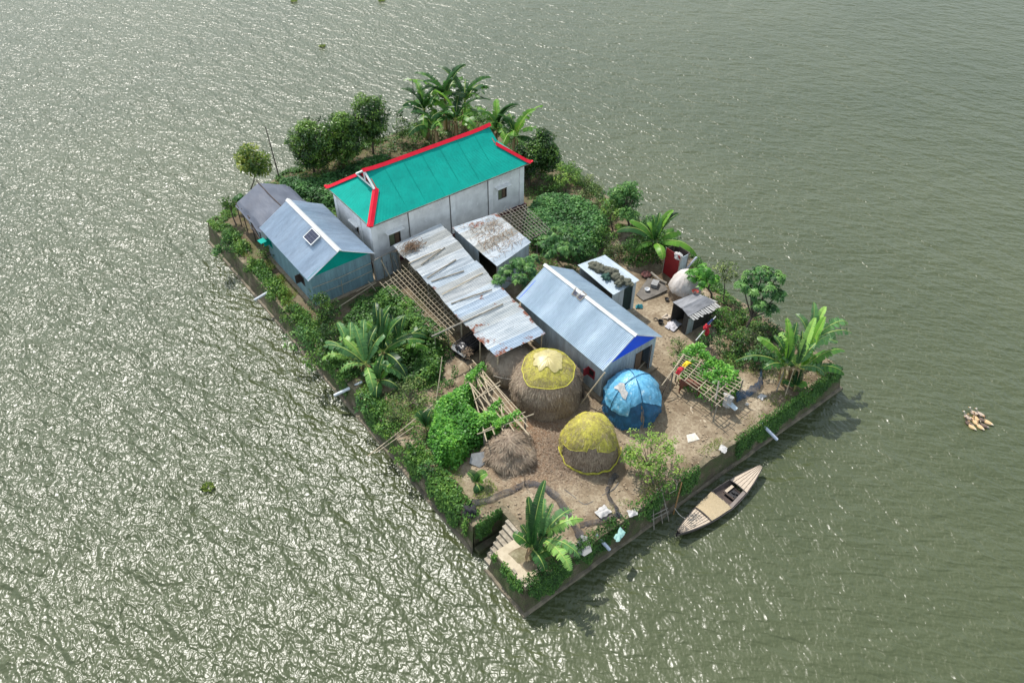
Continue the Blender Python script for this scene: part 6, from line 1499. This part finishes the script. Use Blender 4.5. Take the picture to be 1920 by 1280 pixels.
vine('gourd_vine', 'bright vine mound sprawling over the bamboo frame near the left wall', 'vine',
     [mat_leaves([(812, 745), (850, 718), (880, 700), (893, 712), (880, 745), (905, 770), (935, 765), (948, 785), (915, 805), (880, 820), (855, 850), (820, 845), (800, 800)], 1.35, 17000, 0.14, .8, 1.1, .45, .8, 4, tones=(.1, .9)),
      mat_leaves([(868, 705), (905, 672), (912, 678), (885, 715)], 1.5, 900, 0.12, .8, .2, .1, .8, 5, tones=(.2, .9), edge=.1),
      mat_leaves([(915, 790), (975, 765), (982, 772), (930, 805)], 1.4, 900, 0.12, .8, .2, .1, .8, 6, tones=(.2, .9), edge=.1),
      mat_leaves([(910, 765), (938, 742), (945, 748), (925, 775)], 1.4, 500, 0.12, .8, .2, .1, .8, 6, tones=(.2, .9), edge=.1)], BRIGHT)
vine('gourd_vine', 'gourd vine with yellowing leaves covering most of the drying frame', 'vine',
     [mat_leaves([(1270, 650), (1290, 635), (1325, 640), (1345, 665), (1385, 685), (1400, 695), (1375, 725), (1340, 730), (1310, 705), (1285, 685)], 1.6, 6500, 0.14, .85, .35, .3, .9, 7, tones=(.15, .95), clumpy=.3)], BRIGHT)
vine('garden_weeds', 'low weeds and leaves covering the back right garden', 'weeds',
     [mat_leaves(None, 0.12, 15000, 0.13, .6, .1, .2, .5, 8, tones=(0, .7), poly=[(12, 15), (23.5, 13), (23.7, 27), (19, 27), (19, 22), (14.5, 22)], clumpy=.6)], CREEP, kind='stuff')
vine('garden_weeds', 'low weeds under the trees behind the big house', 'weeds',
     [mat_leaves(None, 0.28, 24000, 0.16, .6, .2, .3, .5, 9, tones=(0, .8), poly=[(5.5, 29), (19, 29), (19, 27), (23.7, 27), (23.4, 38), (6.5, 37.7)], clumpy=.35)], CREEP, kind='stuff')
vine('garden_weeds', 'dark weeds under the trees at the right edge beyond the hut', 'weeds',
     [mat_leaves(None, 0.15, 9000, 0.12, .6, .1, .25, .7, 10, tones=(0, .75), poly=[(18.5, 1.8), (22.2, 2.0), (22.2, 12), (20.5, 8.5), (19.3, 6.5), (17, 4.5)], clumpy=.9)], CREEP, kind='stuff')
vine('garden_weeds', 'patchy weeds in the left garden and along the lattice', 'weeds',
     [mat_leaves(None, 0.15, 15000, 0.12, .6, .1, .25, .6, 11, tones=(0, .8), poly=[(0.6, 7), (3, 9.5), (6, 14), (6, 22), (1.5, 21.5), (0.4, 21)], clumpy=.8)], CREEP, kind='stuff')

# ---- creepers and grass along the walls
def wall_creeper(side, a0, a1, n, size, seed, dens=1.0, top=0.5, down=1.2, tones=(0.05, .85), thresh=-0.1):
    """leaves hanging over the wall between a0 and a1 metres along it"""
    s = a0+(a1-a0)*rng.random(n); w_ = rng.random(n)
    X = np.stack([s, np.full(n, seed*3.0)], 1); h = vnoise(X, .8, seed)+0.5*vnoise(X, 2.2, seed+1)
    k = rng.random(n) < np.clip((h-thresh)*5, 0, 1); s, w_, h = s[k], w_[k], h[k]; m = len(s)
    reach = down*(0.55+0.9*np.clip(h, -.3, .6))
    dd = w_*(top+reach)-top           # < 0: on the top, > 0: down the face
    off = np.where(dd < 0, dd, 0.03+0.10*np.clip(dd/1.4, 0, 1))+rng.random(m)*0.16
    z = np.where(dd < 0, G+0.05+rng.random(m)*0.22, G-dd)+0.05
    z = np.maximum(z, 0.12)
    if side == 'left': P_ = np.stack([-off, s, z], 1); o_ = np.array([-1, 0, 0.0])
    elif side == 'front': P_ = np.stack([s, -off, z], 1); o_ = np.array([0, -1, 0.0])
    elif side == 'notch': P_ = np.stack([s, 3.95-off*0.5, z], 1); o_ = np.array([0, -1, 0.0])
    nr = o_*np.where(dd < 0, .4, 1.0)[:, None]+np.array([0, 0, 0.8])+rng.normal(size=(m, 3))*.4
    d = np.cross(nr, rdir(m))+o_*0.3-np.array([0, 0, .3]); sz = size*rng.uniform(.6, 1.3, m)
    tn = np.clip(rng.uniform(*tones, m)*.7+0.25*vnoise(np.stack([s, z], 1), 1.5, seed+2)+.1, 0, .86)
    return blades(P_, d, nr, sz, sz*.6, tn)
tag(obj('wall_creeper', merge([wall_creeper('left', 4.3, 33.0, 34000, .13, 1, down=1.6, top=.8, thresh=-.12), wall_creeper('left', 4.3, 34, 12000, .17, 2, down=1.0, top=.9, thresh=.0, tones=(.3, .9))]), CREEP), 'green creeper spilling over the left wall along the glittering water', 'creeper', kind='stuff')
tag(obj('wall_creeper', merge([wall_creeper('left', 0.1, 2.2, 1500, .12, 3, down=1.1, top=.05, thresh=-.5, tones=(.2, .85))]), CREEP), 'clump of bright creeper on the short wall left of the front corner', 'creeper', kind='stuff')
tag(obj('wall_creeper', merge([wall_creeper('notch', 0.15, 1.6, 1600, .12, 4, down=1.0, top=.05, thresh=-.5, tones=(.1, .7))]), CREEP), 'green creeper hanging inside the notch beside the steps', 'creeper', kind='stuff')
tag(obj('wall_creeper', merge([wall_creeper('front', 0.1, 22.2, 30000, .085, 5, down=1.45, top=.2, thresh=-.06, tones=(0, .75)), wall_creeper('front', 0.1, 22.2, 3500, .13, 9, down=.6, top=.5, thresh=.15, tones=(.2, .9)), wall_creeper('front', 0.1, 5.5, 3500, .10, 6, down=1.1, top=.5, thresh=-.3, tones=(0, .55)),
      wall_creeper('front', 15.5, 22.3, 5500, .10, 7, down=1.1, top=.1, thresh=-.4, tones=(.05, .7))]), CREEP), 'mossy creeper patches along the front wall behind the boat', 'creeper', kind='stuff')
# left strip between path and wall: low bushes as mats of clumps
def strip_bushes(seed, n, poly, r=(0.25, 0.5), dens=420, leaf=.13, tones=(0, .8)):
    X = scatter(poly, n); cl = []
    for (x, y) in X:
        rr = random.uniform(*r); cl.append(((x, y, G+rr*0.45), rr, .8))
    return crown(cl, dens, leaf, .6, tones)
LB = [('leafy bush at the top of the left wall near the far corner', (432, 448), .75, .5), ('dark creeping bush on the strip beside the grey house', (452, 470), .8, .55), ('low bush half way along the grey house wall', (470, 500), .6, .4),
      ('round bush on the wall edge opposite the grey house window', (418, 472), .8, .5), ('broad leafy clump above the small drain pipe', (520, 553), .9, .5), ('leafy clump on the path side below the small drain pipe', (548, 590), .8, .45),
      ('long bush on the wall edge before the citrus bushes', (560, 640), .9, .5), ('dark bush on the wall edge opposite the citrus bushes', (600, 680), .9, .6), ('leafy bush above the big drain pipe', (645, 700), .8, .5),
      ('bush just below the big drain pipe', (690, 760), .7, .5), ('bush on the wall edge beside the olive bushes', (725, 805), .7, .4), ('leafy clump where the two poles cross the wall', (760, 850), .7, .4),
      ('low bush on the wall edge in front of the black net corner', (805, 880), .55, .35)]
for i, (lb, (px, py), rx, rz) in enumerate(LB):
    tree('edge_bush', lb, (px, py), 0, (px, py-4, rz*0.5), (rx, rz), CREEP if i % 3 else PAPA, 'bush', nclump=22, dens=420, leaf=.14, asp=.6, tr=.02, tones=(0.0, .8), group='bushes along the left wall')
edge_r = [(22.0, 7), (22.6, 9), (23.8, 12.5), (24.2, 27), (23.8, 38.3), (6.5, 38.0), (6.5, 37.2), (22.8, 37.3), (23.2, 27), (22.8, 13), (21.6, 9)]
vine('edge_weeds', 'weeds and creeper overhanging the far right and back edges of the island', 'weeds',
     [mat_leaves(None, 0.12, 26000, 0.14, .6, .2, .25, .5, 21, tones=(0, .75), poly=edge_r, clumpy=.6, edge=.2)], CREEP, kind='stuff')
vine('edge_weeds', 'weeds on the wall top round the far left corner', 'weeds',
     [mat_leaves(None, 0.10, 7000, 0.12, .6, .2, .2, .8, 22, tones=(.1, .9), poly=[(-.35, 33), (.8, 33.2), (1.2, 34.4), (2.6, 35.2), (6.4, 37.0), (6.5, 38.0), (2.2, 36.1), (-.3, 35.2)], clumpy=.8, edge=.2)], CREEP, kind='stuff')
n_ = 2600; X_ = scatter(POLY[:3]+[(22, 9), (17, 7), (14.5, 14), (12, 6), (6, 9), (0.4, 9), (0.2, 4.2), (2, 3.9), (1.8, 0.4)], n_)
cb_ = MB()
for x, y in X_:
    r_ = 0.015+0.04*random.random()**3; cb_.box((x, y, ground_z(x, y)+r_*0.3), (r_*2.2, r_*1.6, r_*1.2), random.random()*3)
tag(obj('clods', cb_, simple('clods', (0.34, 0.26, 0.17), (0.16, 0.12, 0.08), 9, 0.95)), 'small clods and stones scattered over the bare yard earth', 'clods', kind='stuff')
# grass
def grass(poly, n, h=.16, seed=0, clumpy=.9, tones=(.2, .9)):
    X = scatter(poly, n); f = vnoise(X, .7, seed)+.5*vnoise(X, 2, seed+1); k = rng.random(n) < np.clip((f+.1*(1-clumpy))*4, 0, 1); X = X[k]; m = len(X)
    P_ = np.stack([X[:, 0], X[:, 1], np.full(m, G+.03)], 1); d = np.stack([rng.normal(size=m)*.5, rng.normal(size=m)*.5, np.ones(m)], 1)
    return blades(P_, d, rdir(m), h*rng.uniform(.5, 1.4, m), .022, np.clip(rng.uniform(*tones, m), 0, .86), droop=.3)
GR = leafmat('grass_blade', (0.05, 0.075, 0.0187), (0.125, 0.2125, 0.0375), (0.325, 0.425, 0.0875), .6, .3)
tag(obj('grass', merge([grass([(0, 22), (1.2, 22), (1.3, 35), (0, 34.5)], 14000, .2, 1), grass([(0.2, 4.2), (2.2, 5), (2.4, 9), (0.3, 21)], 14000, .16, 2), grass([(0.2, 0.3), (22, 0.2), (22, 1.2), (12, 0.8), (2, 1.2)], 7000, .12, 3),
      grass([(19, 1), (22, 1), (22, 8), (17, 4)], 6000, .15, 4), grass([(6, 28.8), (23, 28), (23, 37.5), (7, 37)], 14000, .22, 5), grass([(1.5, 33.6), (6, 30), (7, 37), (3, 35.7)], 8000, .22, 6)]), GR), 'short grass tufts along the wall tops and garden edges', 'grass', kind='stuff')
# straw litter on the yard
m_ = 9000; cx_ = np.array([[5.6, 6.0], [5.2, 4.6], [8.8, 6.2]])[rng.integers(0, 3, m_)]+rng.normal(size=(m_, 2))*np.array([1.3, 1.2])
tag(obj('straw_litter', blades(np.stack([cx_[:, 0], cx_[:, 1], np.full(m_, G+.09)+rng.random(m_)*.03], 1), np.stack([rng.normal(size=m_), rng.normal(size=m_), rng.normal(size=m_)*.1], 1), np.tile([0, 0, 1.], (m_, 1)), rng.uniform(.08, .25, m_), .014, rng.uniform(0, .8, m_)), HAYF), 'reddish straw litter trodden into the yard between the haystacks', 'straw', kind='stuff')

# ---- floating plants
HY = leafmat('hyacinth_leaf', (0.0375, 0.075, 0.015), (0.125, 0.2, 0.0375), (0.375, 0.45, 0.1), .4, .25)
for lb, px, py, r, n in (('floating plant cut off by the top edge, the left one', 551, 3, .32, 90), ('floating plant cut off by the top edge, right of the other', 716, 2, .38, 110), ('small dark floating plant on the open water above the round trees', 604, 88, .28, 90), ('yellow-green floating plant on the glittering water left of the island', 390, 915, .28, 90)):
    p = at(px, py, 0); m_ = n; a = rng.random(m_)*2*pi; rr = r*np.sqrt(rng.random(m_))
    P_ = np.stack([p.x+np.cos(a)*rr, p.y+np.sin(a)*rr, .02+rng.random(m_)*.06], 1); d = np.stack([np.cos(a)*.6+rng.normal(size=m_)*.4, np.sin(a)*.6+rng.normal(size=m_)*.4, .3+rng.random(m_)*.8], 1)
    tag(obj('floating_plant', blades(P_, d, rdir(m_)+np.array([0, 0, 1.]), rng.uniform(.1, .2, m_), .11, rng.uniform(.1, .85, m_)), HY), lb, 'floating plant', 'floating plants on the river')
